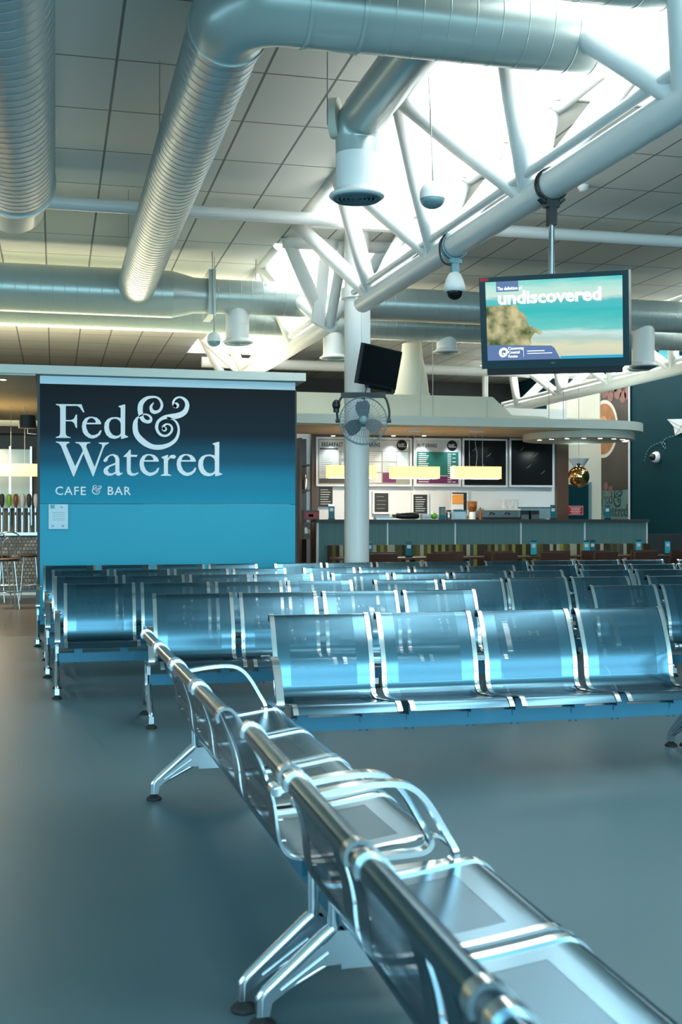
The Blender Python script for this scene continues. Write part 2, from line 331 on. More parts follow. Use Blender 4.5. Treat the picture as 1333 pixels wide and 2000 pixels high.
# ------------------------------------------------------------------ benches
PITCH, GAP = .6, .064
PROF = crom([(.006,.784),(.002,.796),(.007,.812),(.021,.820),(.038,.816),(.055,.799),(.085,.745),(.120,.67),(.150,.59),(.164,.53),(.169,.48),(.178,.435),(.198,.402),(.235,.386),(.30,.384),(.42,.394),(.54,.410),(.62,.422),(.652,.420),(.676,.405),(.695,.382)], 3)
def bench_proto():
    root = empty('metal_bench')
    # perforated shell of one seat: back and seat in one bent sheet
    w = PITCH-GAP
    sh = MB(); sh.uv = []; n = len(PROF); th = .003
    nrm = []
    for i in range(n):
        a, b_ = PROF[max(i-1,0)], PROF[min(i+1,n-1)]; dx, dz = b_[0]-a[0], b_[1]-a[1]; L = sqrt(dx*dx+dz*dz); nrm.append((-dz/L, dx/L))
    s = [0]
    for i in range(1, n): s.append(s[-1]+sqrt((PROF[i][0]-PROF[i-1][0])**2+(PROF[i][1]-PROF[i-1][1])**2))
    us = (0, w)
    for side in (0, 1):
        vs = []
        for i, (d, h) in enumerate(PROF):
            k = -th*side
            for u in us: vs.append((u, -(d+nrm[i][0]*k), h+nrm[i][1]*k)); sh.uv.append((u, s[i]))
        fs = [(2*i, 2*i+1, 2*i+3, 2*i+2) for i in range(n-1)]
        sh.add(vs, fs, True)
    seat0 = sh.build('seat', M['perf'], root, (GAP/2, 0, 0))
    bar = MB(); off = [(d+nrm[i][0]*.0015, h+nrm[i][1]*.0015) for i, (d, h) in enumerate(PROF)]
    bar.ribbon([(0, -d, h) for d, h in off], (1, 0, 0), .026, .008)
    for hh in ((.174, .50), (.184, .44)): bar.cyl((0, -hh[0]-.002, hh[1]), (0, -hh[0]-.014, hh[1]), .005, 8)
    b0 = bar.build('side_bar', M['chrome'], seat0, (.002, 0, 0)); b1 = b0.copy(); COL.objects.link(b1); b1.parent = seat0; b1.location = (w-.002, 0, 0)
    for uu in (.095, w-.095):
        cl = MB(); cl.box(uu-.03, uu+.03, -.42, -.26, .314, .380); cl.box(uu-.03, uu+.03, -.38, -.375, .28, .314)
        for u in (uu-.018, uu+.018): cl.cyl((u, -.34, .226), (u, -.34, .245), .007, 8); 
        cl.build('clamp_bracket', M['beam'], seat0)
    for k in range(1, 4):
        c = copy_tree(seat0, root); c.location = (GAP/2+k*PITCH, 0, 0)
    L = 4*PITCH
    bm = MB(); bm.box(-.02, L+.02, -.375, -.305, .242, .314)
    for u in (.16, L-.16):
        for z in (.266, .290): bm.cyl((u, -.373, z), (u, -.3775, z), .006, 10)
    bm.build('beam', M['beam'], root)
    def leg(u):
        g = MB()
        # cast spine under the beam with an arm to the rear foot and one to the front foot
        for s_ in (0, 1):
            def fl(d): return -(.06+.56*s_ + (d-.06)*(1-2*s_)) if s_ else -d
            c = lambda d: -(d if not s_ else .62-(d-.06))
            pts = [(.29,.243),(.255,.243),(.085,.092),(.072,.088),(.052,.075),(.050,.030),(.084,.030),(.092,.066),(.20,.142),(.235,.152),(.29,.152)]
            g.prism([[(c(d), z) for d, z in pts]], lambda x, z, h: Vector((u-.016+h*.032, x, z)), 1)
            g.tube([(u, c(.262), .246), (u, c(.235), .225), (u, c(.082), .094), (u, c(.068), .078), (u, c(.067), .03)], [.019,.020,.017,.0175,.017], 10)
            g.tube([(u, c(.27), .164), (u, c(.10), .076)], [.012,.009], 8)
            g.tube([(u-.018, c(.245), .186), (u-.018, c(.115), .098)], [.0035,.003], 6); g.tube([(u+.018, c(.245), .186), (u+.018, c(.115), .098)], [.0035,.003], 6)
        g.box(u-.018, u+.018, -.40, -.28, .14, .243)
        g.tube([(u, -.262, .23), (u, -.262, .385)], .017, 10)
        g.box(u-.012, u+.012, -.40, -.262, .314, .38)
        lo = g.build('leg', M['cast'], root)
        for d in (.067, .613):
            f = MB(); f.lathe([(.036,0),(.038,.006),(.032,.014),(.018,.024),(.012,.034)], (u, -d, 0), 18); f.build('rubber_foot', M['rubber'], lo)
        return lo
    leg(-.031); leg(L+.031)
    for u in (-.028, L+.028):
        arm = crom([(.150,.598),(.23,.613),(.34,.628),(.43,.630),(.485,.612),(.53,.565),(.575,.49),(.605,.435),(.602,.410),(.575,.398),(.50,.394),(.36,.386),(.25,.386)], 4)
        g = MB(); g.ribbon([(u, -d, h) for d, h in arm], (1, 0, 0), .040, .016); g.tube([(u-.017, -.155, .60), (u+.03*(1 if u < 0 else -1), -.155, .60)], .017, 12)
        g.build('armrest', M['chrome'], root)
    return root
ROW = ['nearest', 'second', 'third', 'fourth', 'fifth', 'farthest']
B = []
def bl(x, y, rz, label): B.append((x, y, rz, label))
bl(1.109, 6.28, 0.3, 'four-seat perforated metal bench nearest the camera of those facing it, blue beam below')
bl(3.66, 6.28, 0.3, 'metal bench cut off by the right edge, beside the nearest camera-facing bench')
bl(.63, 8.149, 0, 'four-seat metal bench alone at the left of the second camera-facing row')
bl(3.991, 8.317, 0, 'metal bench right of the walkway gap in the second camera-facing row')
bl(6.53, 8.32, 0, 'metal bench at the far right end of the second camera-facing row')
for r, (y, xs_) in enumerate([(9.53, (.046, 2.593, 5.13)), (10.73, (-.03, 2.51, 5.05)), (11.93, (-.05, 2.49, 5.03)), (13.14, (-.145, 2.412, 4.96, 7.51))]):
    for k, x in enumerate(xs_):
        nm = ('left', 'second from left', 'right' if len(xs_) == 3 else 'third from left', 'rightmost')[k]
        ex = ('directly below the painted sign', 'in line with the white column', 'in line with the hanging screen', 'in front of the brown cafe tables')[k]
        bl(x, y, 0, '%s metal bench of the %s row, %s' % (nm, ('third', 'fourth', 'fifth', 'back')[r], ex))
bl(.395, 5.605, -88.97, 'metal bench seen from behind in mid foreground, running away from the camera with two armrests')
bl(.469, 3.033, -90.31, 'metal bench seen from behind, closest to the camera at the bottom right')
proto = bench_proto()
for i, (x, y, rz, label) in enumerate(B):
    o = proto if i == 0 else copy_tree(proto)
    o.location = (x, y, 0); o.rotation_euler = (0, 0, radians(rz if rz > -45 else rz+0))
    if rz < -45:   # these two face to the right: mirror is not needed, the seat side already points that way once turned half round
        L = 4*PITCH; a = radians(rz+180); d = Vector((cos(radians(rz)), sin(radians(rz)), 0))
        o.location = Vector((x, y, 0))+d*L; o.rotation_euler = (0, 0, a)
    tag(o, label, 'bench', 'four-seat metal waiting benches')

# ------------------------------------------------------------------ column
CXc, CYc = 3.77, 14.5
t = empty('column', (CXc, CYc, 0))
g = MB(); g.cyl((0,0,0), (0,0,CH), .160, 40); g.build('shaft', M['white'], t)
g = MB(); g.cyl((0,0,4.15), (0,0,4.28), .20, 32); g.build('collar', M['white'], t)
g = MB(); g.box(.02, .13, -.185, -.13, 2.75, 4.1); g.box(.045, .055, -.19, -.185, 2.75, 4.1); g.build('conduit_cover', M['white'], t)
tag(t, 'round white structural column standing behind the bench rows', 'column')

# ------------------------------------------------------------------ trusses
def truss(name, ax, segs, zb, label, cat='truss', dz=.0):
    t = empty(name, (ax, 0, 0))
    for (y0, y1, bn, tn) in segs:
        zf = lambda y: zb + dz*(y-14)
        MB().tube([(0, y0, zf(y0)), (0, y1, zf(y1))], .112, 24).build('bottom_chord', M['white'], t)
        MB().tube([(-.11, y0, zf(y0)+.135), (-.11, y1, zf(y1)+.135)], .04, 12).build('service_pipe', M['white'], t)
        for s in (-.72, .72):
            MB().tube([(s, max(y0, tn[0]-.05), 5.03), (s, min(y1, tn[-1]+.05), 5.03)], .075, 16).build('top_chord', M['white'], t)
        for y in tn: MB().tube([(-.72, y, 5.03), (.72, y, 5.03)], .05, 12).build('cross_tie', M['white'], t)
        for y in bn:
            for yt in tn:
                if abs(yt-y) < 1.7:
                    for s in (-.72, .72): MB().tube([(0, y, zf(y)), (s*.5, (y+yt)/2, (zf(y)+5.03)/2), (s, yt, 5.03)], [.082, .096, .082], 16).build('web_member', M['white'], t)
    tag(t, label, cat, 'white tubular roof trusses'); return t
truss('roof_truss', 3.65, [(3.0, 13.75, [3.9,6.25,8.6,10.95,13.3], [5.1,7.45,9.8,12.1,14.3]), (15.5, 25.5, [15.75,18.0,20.35,22.7,25.0], [14.95,16.8,19.2,21.5,23.9])], 3.96,
      'white tubular roof truss carried by the column, running back from upper right', dz=.016)
truss('roof_truss', 10.85, [(12.0, 27.0, [14.2,16.6,19.0,21.4,23.8,26.3], [13.0,15.4,17.8,20.2,22.6,25.0])], 4.0, 'white tubular roof truss beyond the hanging screen, in front of the dark teal wall')
t = empty('column_bracket', (3.65, 15.0, 0))
for s in (1,):
    g = MB(); g.prism([[(-.26, 4.0), (-.10, 3.93), (.0, 5.0), (-.15, 5.0)]], lambda x, z, h: Vector((x, .42+h*.12, z)), 1); g.build('tapered_plate', M['white'], t)
MB().tube([(-.74, 0, 4.97), (.74, 0, 4.97)], .10, 16).build('cross_tube', M['white'], t)
MB().tube([(0, -.3, 4.9), (0, .5, 3.98)], .07, 14).build('strut', M['white'], t)
tag(t, 'white tapered steel bracket joining the truss ends beside the column', 'bracket')

def pipe_x(name, y, z, r, x0, x1, m, label, cat='pipe', n=20):
    g = MB().tube([(x0, y, z), (x1, y, z)], r, n); o = g.build(name, m); tag(o, label, cat); return o
# long tube just below the ceiling
p0 = P(105, 396, z=4.78); pipe_x('ceiling_pipe', p0.y, 4.78, .072, -9.4, 12.1, M['white'], 'thin white pipe crossing the whole ceiling in front of the column')
pipe_x('ceiling_pipe', 24.5, 4.6, .11, 3.0, 12.1, M['white'], 'pale pipe high behind the column, far back under the ceiling')

# ------------------------------------------------------------------ ducts
def duct_path(pts, r, step=.125, ridge=.006, ribs=True):
    g = MB(); pts = [Vector(p) for p in pts]; rs = r if isinstance(r, (list, tuple)) else [r]*len(pts)
    path = []; rad = []
    for i in range(len(pts)-1):
        L = (pts[i+1]-pts[i]).length; n = max(1, int(L/step)) if ribs else 1
        for k in range(n):
            p = pts[i].lerp(pts[i+1], k/n); rr = rs[i]+(rs[i+1]-rs[i])*k/n; d = (pts[i+1]-pts[i]).normalized()
            path.append(p); rad.append(rr)
            if ribs: g.tube([p, p+d*.004, p+d*.010, p+d*.014], [rr*.99, rr+.0025, rr+.0025, rr*.99], 40, caps=False)
    path.append(pts[-1]); rad.append(rs[-1])
    g.tube(path, rad, 40); return g
def elbow(c, r, R, a0, a1, axis1, axis2, n=8):   # points of an arc with centre c
    return [Vector(c)+Vector(axis1)*R*cos(a0+(a1-a0)*k/n)+Vector(axis2)*R*sin(a0+(a1-a0)*k/n) for k in range(n+1)]
DZ = 4.50
# left duct, ends in a plain open rim
t = empty('ventilation_duct', (-.34, 0, 4.41)); e0 = P(37, 425, z=4.41-.34).y
duct_path([(0, 2.0, 0), (0, e0, 0)], .34).build('spiral_pipe', M['galv'], t)
g = MB(); g.tube([(0, e0-.03, 0), (0, e0+.03, 0)], .352, 40); g.build('end_rim', M['duct'], t)
g = MB(); g.tube([(-.02, e0+.03, -.03), (-.05, e0+.6, -.05)], .30, 40); g.build('end_sleeve', M['duct'], t)
tag(t, 'large shiny spiral duct at the upper left corner, open end towards the middle', 'duct', 'ceiling ducts')
# middle duct: from the elbow back into the wide cross duct; then the run to the right
ax = 1.08; yc = 7.0
t = empty('ventilation_duct', (0, 0, 0))
y_main = P(0, 560, z=4.45).y
el = elbow((ax+.30, yc+.30, DZ), .25, .30, pi, 1.5*pi, (1,0,0), (0,1,0), 6)
duct_path([(ax, yc+.42, DZ), (ax, y_main-.12, DZ)], .25).build('spiral_pipe', M['galv'], t)
g = MB(); g.tube([(ax, yc+.44, DZ)]+el+[(ax+.75, yc, DZ)], .256, 40); g.build('elbow', M['duct'], t)
for p, q in (((ax, yc+.42, DZ), (ax, yc+.445, DZ)), ((ax+.40, yc, DZ), (ax+.425, yc, DZ)), ((ax+.73, yc, DZ), (ax+.755, yc, DZ))):
    MB().tube([p, q], .264, 40).build('joint_ring', M['duct'], t)
duct_path([(ax+.75, yc, DZ), (4.25, yc, DZ), (4.55, yc, DZ+.08), (4.75, yc, DZ+.3), (4.8, yc, 5.3)], .25, step=.165).build('cross_pipe', M['duct'], t)
# drop with round diffuser
by = P(697, 385, z=3.87).y; bx = P(697, 385, z=3.87).x
g = MB(); g.tube([(bx+.05, yc+.1, DZ), (bx+.02, by-.15, DZ-.02), (bx, by-.05, DZ-.05), (bx, by, DZ-.16), (bx, by, DZ-.3)], [.17,.17,.17,.168,.165], 32); g.build('branch_elbow', M['duct'], t)
g = MB(); g.cyl((bx, by, DZ-.3), (bx, by, 3.93), .165, 32); g.build('drop_pipe', M['white'], t)
g = MB(); g.cyl((bx-.14, by, DZ-.02), (bx-.20, by+.03, DZ-.02), .155, 24); g.build('blank_cap', M['cream'], t)
dif = MB(); dif.lathe([(.168,.07),(.175,.05),(.215,.03),(.222,.018),(.215,.006),(.19,.0)], (bx, by, 3.86), 36); df = dif.build('diffuser', M['white'], t)
dd = MB()
for k in range(6): dd.lathe([(.195-.033*k, .0),(.185-.033*k, -.012),(.168-.033*k, .006)], (bx, by, 3.858), 36)
dd.build('grille_rings', M['grille'], df)
tag(t, 'shiny elbowed duct crossing the top, with a round diffuser drop near the column', 'duct', 'ceiling ducts')
# front duct at the top right
t = empty('ventilation_duct', (0, 5.97, DZ))
duct_path([(.6, 0, 0), (4.05, 0, 0), (4.32, 0, .07), (4.5, 0, .28), (4.55, 0, .8)], .26, step=.165).build('spiral_pipe', M['duct'], t)
tag(t, 'grey spiral duct along the top right edge turning up at its end', 'duct', 'ceiling ducts')
# wide cross duct far back, tapering with a flange
t = empty('ventilation_duct', (0, y_main, 4.45))
f1 = P(335, 560, b=y_main).x; f2 = P(378, 560, b=y_main).x
duct_path([(-9.4, 0, 0), (f1, 0, 0)], .325, step=.16).build('wide_pipe', M['duct'], t)
g = MB(); g.tube([(f1, 0, 0), (f2, 0, 0), (f2+.15, 0, 0)], [.325, .25, .245], 40); g.build('reducer', M['duct'], t)
fx = P(409, 560, b=y_main).x
g = MB(); g.cbox((fx, 0, 0), (.10, .66, .62)); g.build('flange', M['duct'], t)
duct_path([(f2+.15, 0, 0), (12.15, 0, 0)], .240, step=.16).build('narrow_pipe', M['duct'], t)
def drop(parent, x, y, ztop, zbot, r=.165, grp=None):
    g = MB(); g.tube([(x, y, ztop), (x, y, zbot+.06)], r, 28); g.tube([(x, y, zbot+.26), (x, y, zbot+.275)], r*1.03, 28); g.build('drop_pipe', M['white'], parent)
    g = MB(); g.lathe([(r,.07),(r*1.05,.05),(r*1.35,.02),(r*1.35,.008),(r*1.1,.0)], (x, y, zbot), 32); d = g.build('diffuser', M['white'], parent)
    g = MB()
    for k in range(3): g.lathe([(r*(1.15-.3*k), .0),(r*(1.05-.3*k), -.012),(r*(.88-.3*k), .004)], (x, y, zbot-.002), 28)
    g.build('grille_rings', M['grille'], d)
for (px, py, off) in ((464, 671, 0), (1258, 717, 0)):
    q = P(px, py, b=y_main); drop(t, q.x, 0, -.15, q.z-4.45)
tag(t, 'wide grey duct across the back of the hall, narrowing right after a square flange', 'duct', 'ceiling ducts')
t = empty('ventilation_duct', (0, y_main+1.55, 4.42))
duct_path([(-9.4, 0, 0), (12.15, 0, 0)], .245, step=.16).build('spiral_pipe', M['duct'], t)
for (px, py) in ((873, 689), (652, 701), (1250, 722)):
    q = P(px, py, b=y_main+1.55); drop(t, q.x, 0, -.15, q.z-4.42)
tag(t, 'second cross duct partly hidden behind and below the wide duct', 'duct', 'ceiling ducts')

# duct hangers
for k, (px, pyb, yb, lab) in enumerate([(312, 262, 9.4, 'beside the shiny elbow duct, near its upper part'), (251, 440, 13.2, 'left of the shiny elbow duct, above the thin pipe'), (640, 205, 8.6, 'left of the round drop with the diffuser')]):
    q = P(px, pyb, b=yb); g = MB().cyl((q.x, q.y, q.z-.15), (q.x, q.y, CH), .005, 6); tag(g.build('hanger_rod', M['cable']), 'thin grey hanger rod '+lab, 'rod', 'thin ceiling hanger rods')
for k, px in enumerate((419, 500)):
    q = P(px, 560, b=y_main); g = MB().cyl((q.x, q.y, 4.68), (q.x, q.y, CH), .006, 6); tag(g.build('hanger_rod', M['cable']), ('hanger rod above the square duct flange', 'hanger rod right of the flange, nearer the truss')[k], 'rod', 'thin ceiling hanger rods')

# ------------------------------------------------------------------ things hung from the truss
def pendant_speaker(px, py, D, r, label, ztop=5.0):
    q = P(px, py, D=D); t = empty('pendant_speaker', (q.x, q.y, q.z))
    g = MB(); g.lathe([(1e-5, r*1.15)]+[(r*sin(a), r*.15+r*cos(a)) for a in [i*pi/16 for i in range(1, 8)]]+[(r, r*.1), (r, -r*.25)], (0,0,0), 28); g.build('housing', M['white'], t)
    g = MB(); g.lathe([(r*.97, -r*.25)]+[(r*.97*cos(a), -r*.25-r*.75*sin(a)) for a in [i*pi/16 for i in range(1, 8)]]+[(1e-5, -r)], (0,0,0), 28); g.build('grille', M['grille'], t)
    g = MB(); g.cyl((0,0,r), (-.02,0,ztop-q.z), .004, 6); g.cyl((.01,0,r), (-.02,.04,ztop-q.z), .005, 6); g.build('cable', M['cable'], t)
    tag(t, label, 'speaker', 'pendant ball speakers')
pendant_speaker(845, 383, 9.6, .105, 'white ball speaker with grey underside hanging right of the round drop')
pendant_speaker(418, 664, 16.0, .095, 'small white ball speaker hanging left of the far drop, above the sign')
# clamp, pole and screen
zc = lambda y: 3.96+.016*(y-14)
cp = P(1078, 350, a=3.65); cy = cp.y; z0 = zc(cy)
t = empty('hanging_screen', (3.65, cy, z0))
g = MB()
for o_ in (-.022, .022): g.tube([Vector((cos(a)*.124, o_, sin(a)*.124)) for a in [i*2*pi/28 for i in range(29)]], .009, 8, caps=False)
g.cbox((0, 0, -.15), (.11, .07, .05)); g.cbox((-.08, 0, -.125), (.05, .06, .02), Matrix.Rotation(.7, 3, 'Y')); g.cbox((.08, 0, -.125), (.05, .06, .02), Matrix.Rotation(-.7, 3, 'Y'))
g.cbox((0, 0, -.23), (.062, .062, .16)); g.build('clamp', M['black'], t)
tl = P(937, 541, D=9.2); ztop_tv = tl.z-z0
MB().cyl((0, 0, -.30), (0, .0, ztop_tv-.10), .022, 20).build('pole', M['chrome'], t)
# screen pose from its corners: yawed and leaning
q = Vector((cos(TH)*1.6765+sin(TH)*9.2, -sin(TH)*1.6765+cos(TH)*9.2, CAMZ+1.543)); q = Vector((0, 0, CAMZ)).lerp(q, .948); cen = q
hw, hh = 1.12/2, 1.12/1.62/2
R = Matrix.Rotation(-.4065-TH, 3, 'Z') @ Matrix.Rotation(.218, 3, 'X') @ Matrix.Rotation(.0272, 3, 'Y')
g = MB(); g.box(-hw, hw, .012, .09, -hh, hh); g.box(-hw, hw, -.012, .012, hh-.036, hh); g.box(-hw, hw, -.012, .012, -hh, -hh+.062); g.box(-hw, -hw+.045, -.012, .012, -hh+.062, hh-.036); g.box(hw-.045, hw, -.012, .012, -hh+.062, hh-.036)
TVL = cen-Vector((3.65, cy, z0)); TVR = R.to_euler()
def tv_part(g, name, m, par=None):
    o = g.build(name, m, par or t)
    if par is None: o.location = TVL; o.rotation_euler = TVR
    return o
casing = tv_part(g, 'casing', mat('dark_teal_black_casing', (.010,.035,.045), .3, noise=.05))
tv_part(MB().box(-hw+.04, hw-.06, .0, .06, -hh-.05, -hh), 'speaker_bar', M['black'])
tv_part(MB().box(-.12, .12, .09, .16, -.1, hh+.0), 'mount_plate', M['black'])
MB().box(-hw+.045, hw-.045, .004, .0115, -hh+.062, hh-.036).build('display', M['screen'], casing)
sx0, sx1, sz0, sz1 = -hw+.045, hw-.045, -hh+.062, hh-.036
def tvx(u): return sx0+(u-80)/(1240-80)*(sx1-sx0)
def tvz(v): return sz1-(v)/(1.0)*(sz1-sz0)
MB().box(tvx(175), tvx(368), -.001, .003, tvz(.13), tvz(.0)).build('caption_block', M['scr_navy'], casing)
g = MB(); g.prism([[(tvx(80), tvz(.80)), (tvx(640), tvz(.83)), (tvx(665), tvz(.86)), (tvx(715), tvz(1)), (tvx(80), tvz(1))]], lambda x, z, h: Vector((x, -.001+h*.004, z)), 1); g.build('caption_band', M['scr_navy'], casing)
MB().box(tvx(715), tvx(1240), -.001, .003, tvz(1), tvz(.965)).build('caption_strip', M['scr_blue'], casing)

# ---- lettering: serif glyphs as outlines (units: x right, y down, from a 7.84x enlargement)
GL = {
 'F': [[(70,150),(465,155),(510,275),(490,280),(440,205),(400,180),(225,180),(225,395),(300,395),(350,375),(378,310),(397,315),(397,515),(378,515),(350,440),(310,415),(222,415),(222,600),(240,640),(300,660),(300,670),(70,668),(72,655),(120,640),(138,600),(138,220),(125,180),(70,160)]],
 'e': [[(470,500),(480,430),(520,370),(580,345),(640,345),(700,360),(745,400),(765,440),(765,460),(535,460),(540,520),(570,590),(620,628),(670,625),(720,600),(745,560),(760,550),(772,560),(750,620),(700,660),(640,680),(580,670),(520,630),(485,580)],[(543,437),(565,390),(600,365),(630,365),(665,385),(683,420),(680,437)]],
 'd': [[(812,510),(820,440),(860,385),(920,355),(1000,350),(1065,365),(1065,220),(1055,205),(1030,190),(1035,180),(1125,155),(1135,165),(1132,620),(1150,635),(1180,645),(1180,658),(1085,685),(1070,680),(1070,640),(1030,670),(970,685),(900,670),(850,630),(820,570)],[(885,510),(890,440),(920,390),(965,375),(1010,380),(1050,410),(1066,450),(1066,600),(1040,630),(990,640),(940,620),(900,570)]],
 'W': [[(70,735),(72,725),(280,730),(280,745),(240,760),(230,790),(368,1105),(485,865),(460,800),(425,760),(370,745),(370,732),(600,735),(600,748),(550,760),(535,800),(665,1115),(780,810),(780,770),(730,755),(725,740),(885,738),(885,750),(830,780),(800,830),(650,1255),(635,1255),(495,910),(350,1258),(335,1255),(150,790),(120,755)]],
 'a': [[(800,1010),(840,960),(900,925),(960,915),(1020,940),(1045,990),(1045,1170),(1055,1200),(1080,1210),(1100,1195),(1095,1215),(1040,1250),(1010,1245),(985,1215),(930,1245),(870,1250),(815,1220),(800,1180),(810,1140),(850,1105),(984,1050),(980,980),(950,940),(900,945),(870,980),(860,1020),(830,1040),(805,1030)],[(983,1078),(900,1112),(865,1160),(885,1205),(930,1215),(983,1190)]],
 't': [[(1110,950),(1180,880),(1200,850),(1220,855),(1220,925),(1325,930),(1310,960),(1220,958),(1218,1160),(1235,1205),(1280,1215),(1333,1195),(1340,1210),(1290,1245),(1220,1250),(1170,1220),(1158,1170),(1158,960),(1112,962)]],
 'r': [[(355,335),(450,300),(460,305),(455,360),(490,310),(540,298),(575,315),(578,345),(545,362),(500,350),(470,370),(457,400),(455,590),(510,612),(510,622),(345,622),(345,612),(395,590),(393,370),(360,345)]],
}
AMP = [[(510,225,12),(465,290,25),(465,350,32),(500,400,38),(560,410,32),(630,380,28),(675,310,27),(675,230,25),(630,150,22),(560,110,20),(480,108,24),(390,125,32),(310,180,42),(260,250,50),(245,330,52),(248,400,50),(265,490,45),(310,570,38),(380,602,34),(440,592,35),(466,545,24),(440,495,22),(385,460,16),(320,455,14),(240,490,14),(180,540,25),(150,620,45),(145,720,52),(160,820,55),(210,910,58),(290,990,60),(390,1060,55),(500,1105,50),(620,1115,50),(740,1095,44),(850,1050,38),(940,980,34),(990,900,30),(1015,800,24),(1010,700,22),(970,610,20),(900,555,14),(800,525,20)],
 [(940,290,40),(915,250,28),(915,190,22),(970,130,20),(1050,112,18),(1130,150,28),(1180,220,38),(1185,300,44),(1150,390,50),(1080,450,54),(980,485,56),(860,500,52),(750,510,40),(660,550,32),(600,610,30),(575,700,32),(590,780,28),(640,850,26),(720,885,22),(800,870,22),(865,810,22),(885,740,22),(860,680,18),(800,650,16),(740,665,20),(705,710,26),(720,745,30)]]
def stroke_faces(g, pts, f, h, k=4):
    c = crom(pts, k); n = len(c); L = []; Rr = []
    for i in range(n):
        a, b_ = c[max(i-1,0)], c[min(i+1,n-1)]; dx, dy = b_[0]-a[0], b_[1]-a[1]; l_ = sqrt(dx*dx+dy*dy) or 1
        nx, ny = -dy/l_*c[i][2], dx/l_*c[i][2]; L.append((c[i][0]+nx, c[i][1]+ny)); Rr.append((c[i][0]-nx, c[i][1]-ny))
    for i in range(n-1):
        q = [L[i], L[i+1], Rr[i+1], Rr[i]]; vs = [f(x, y, 0) for x, y in q]+[f(x, y, h) for x, y in q]
        g.add(vs, [(0,1,2,3),(7,6,5,4),(0,1,5,4),(2,3,7,6)])
    for e_ in (c[0], c[-1]):
        q = [(e_[0]+e_[2]*cos(a), e_[1]+e_[2]*sin(a)) for a in [i*pi/6 for i in range(12)]]
        vs = [f(x, y, 0) for x, y in q]+[f(x, y, h) for x, y in q]; g.add(vs, [tuple(range(12)), tuple(range(12, 24))])
def amp(g, f, h):       # f takes image pixels of the big sign
    ff = lambda x, y, d: f(250+x/10.254, 765+y/10.254, d)
    for s_ in AMP: stroke_faces(g, s_, ff, h)
    for (x, y, r) in ((968,275,58),(732,750,50)):
        q = [(x+r*cos(a), y+r*sin(a)) for a in [i*pi/10 for i in range(20)]]; vs = [ff(a, b_, 0) for a, b_ in q]+[ff(a, b_, h) for a, b_ in q]; g.add(vs, [tuple(range(20)), tuple(range(20, 40))])
def glyph(g, ch, f, h, dx=0, dy=0, o=(100,770), sc=1.0):
    g.prism(GL[ch], lambda x, y, d: f(o[0]+x/7.841+dx, o[1]+y/7.841+dy, d), h)
def logo_words(g, f, h, which='all'):
    if which in ('all', 'fed'): glyph(g, 'F', f, h); glyph(g, 'e', f, h); glyph(g, 'd', f, h)
    if which in ('all', 'wat'):
        glyph(g, 'W', f, h); glyph(g, 'a', f, h); glyph(g, 't', f, h); glyph(g, 'e', f, h, 112.6, 73); glyph(g, 'r', f, h, o=(270,850)); glyph(g, 'e', f, h, 185.1, 73); glyph(g, 'd', f, h, 183.8, 73)
def logo(g, f, h): logo_words(g, f, h); amp(g, f, h)

FONTMESH = {}
def text(s, size, mtx, m, parent=None, name='lettering', depth=.001, align='LEFT', bold=0.0, squash=1.0, spacing=1.0):
    cu = bpy.data.curves.new('txt', 'FONT'); cu.body = s; cu.size = size; cu.extrude = depth; cu.align_x = align; cu.offset = bold; cu.resolution_u = 2; cu.space_character = spacing
    ob = bpy.data.objects.new('txt', cu); me = bpy.data.meshes.new_from_object(ob); bpy.data.objects.remove(ob); bpy.data.curves.remove(cu)
    me.materials.clear(); me.materials.append(m); me.transform(mtx @ Matrix.Diagonal((squash, 1, 1, 1))); me.name = name
    o = bpy.data.objects.new(name, me); COL.objects.link(o)
    if parent: o.parent = parent
    return o
XZ = Matrix.Rotation(pi/2, 4, 'X')
def TX(x, y, z): return Matrix.Translation((x, y, z)) @ XZ
text('undiscovered', .135, TX(tvx(185), -.003, tvz(.285)), M['scr_white'], casing, depth=.001, bold=.004, squash=1.10, spacing=.98)
text('The definition of', .036, TX(tvx(185), -.003, tvz(.11)), M['scr_white'], casing, bold=.0006, squash=.78)
text('Causeway\nCoastal\nRoute', .030, TX(tvx(263), -.003, tvz(.865)), M['scr_white'], casing, bold=.0005)
g = MB(); g.box(tvx(430), tvx(645), -.0025, 0, tvz(.925), tvz(.917)); g.box(tvx(430), tvx(580), -.0025, 0, tvz(.895), tvz(.885)); g.box(tvx(398), tvx(400), -.0025, 0, tvz(.96), tvz(.86)); g.build('caption_lines', M['scr_white'], casing)
g = MB(); cxl, czl = tvx(225), tvz(.90)
stroke_faces(g, [(cxl+.02,czl-.022,.004),(cxl-.012,czl-.028,.009),(cxl-.028,czl-.004,.010),(cxl-.016,czl+.022,.010),(cxl+.012,czl+.026,.009),(cxl+.027,czl+.006,.008),(cxl+.014,czl-.012,.007),(cxl-.006,czl-.006,.004)], lambda x, y, d: Vector((x, -.0025+d*.002, y)), 1); g.build('round_logo', M['scr_white'], casing)
text('NEC', .016, TX(-.02, -.0125, -hh+.03), M['cable'], casing)
MB().box(-hw+.006, -hw+.075, -.0135, -.012, hh-.030, hh-.004).build('sticker', M['red'], casing); 
tag(t, 'large lit screen on a chrome pole clamped to the truss, showing a beach picture', 'screen')

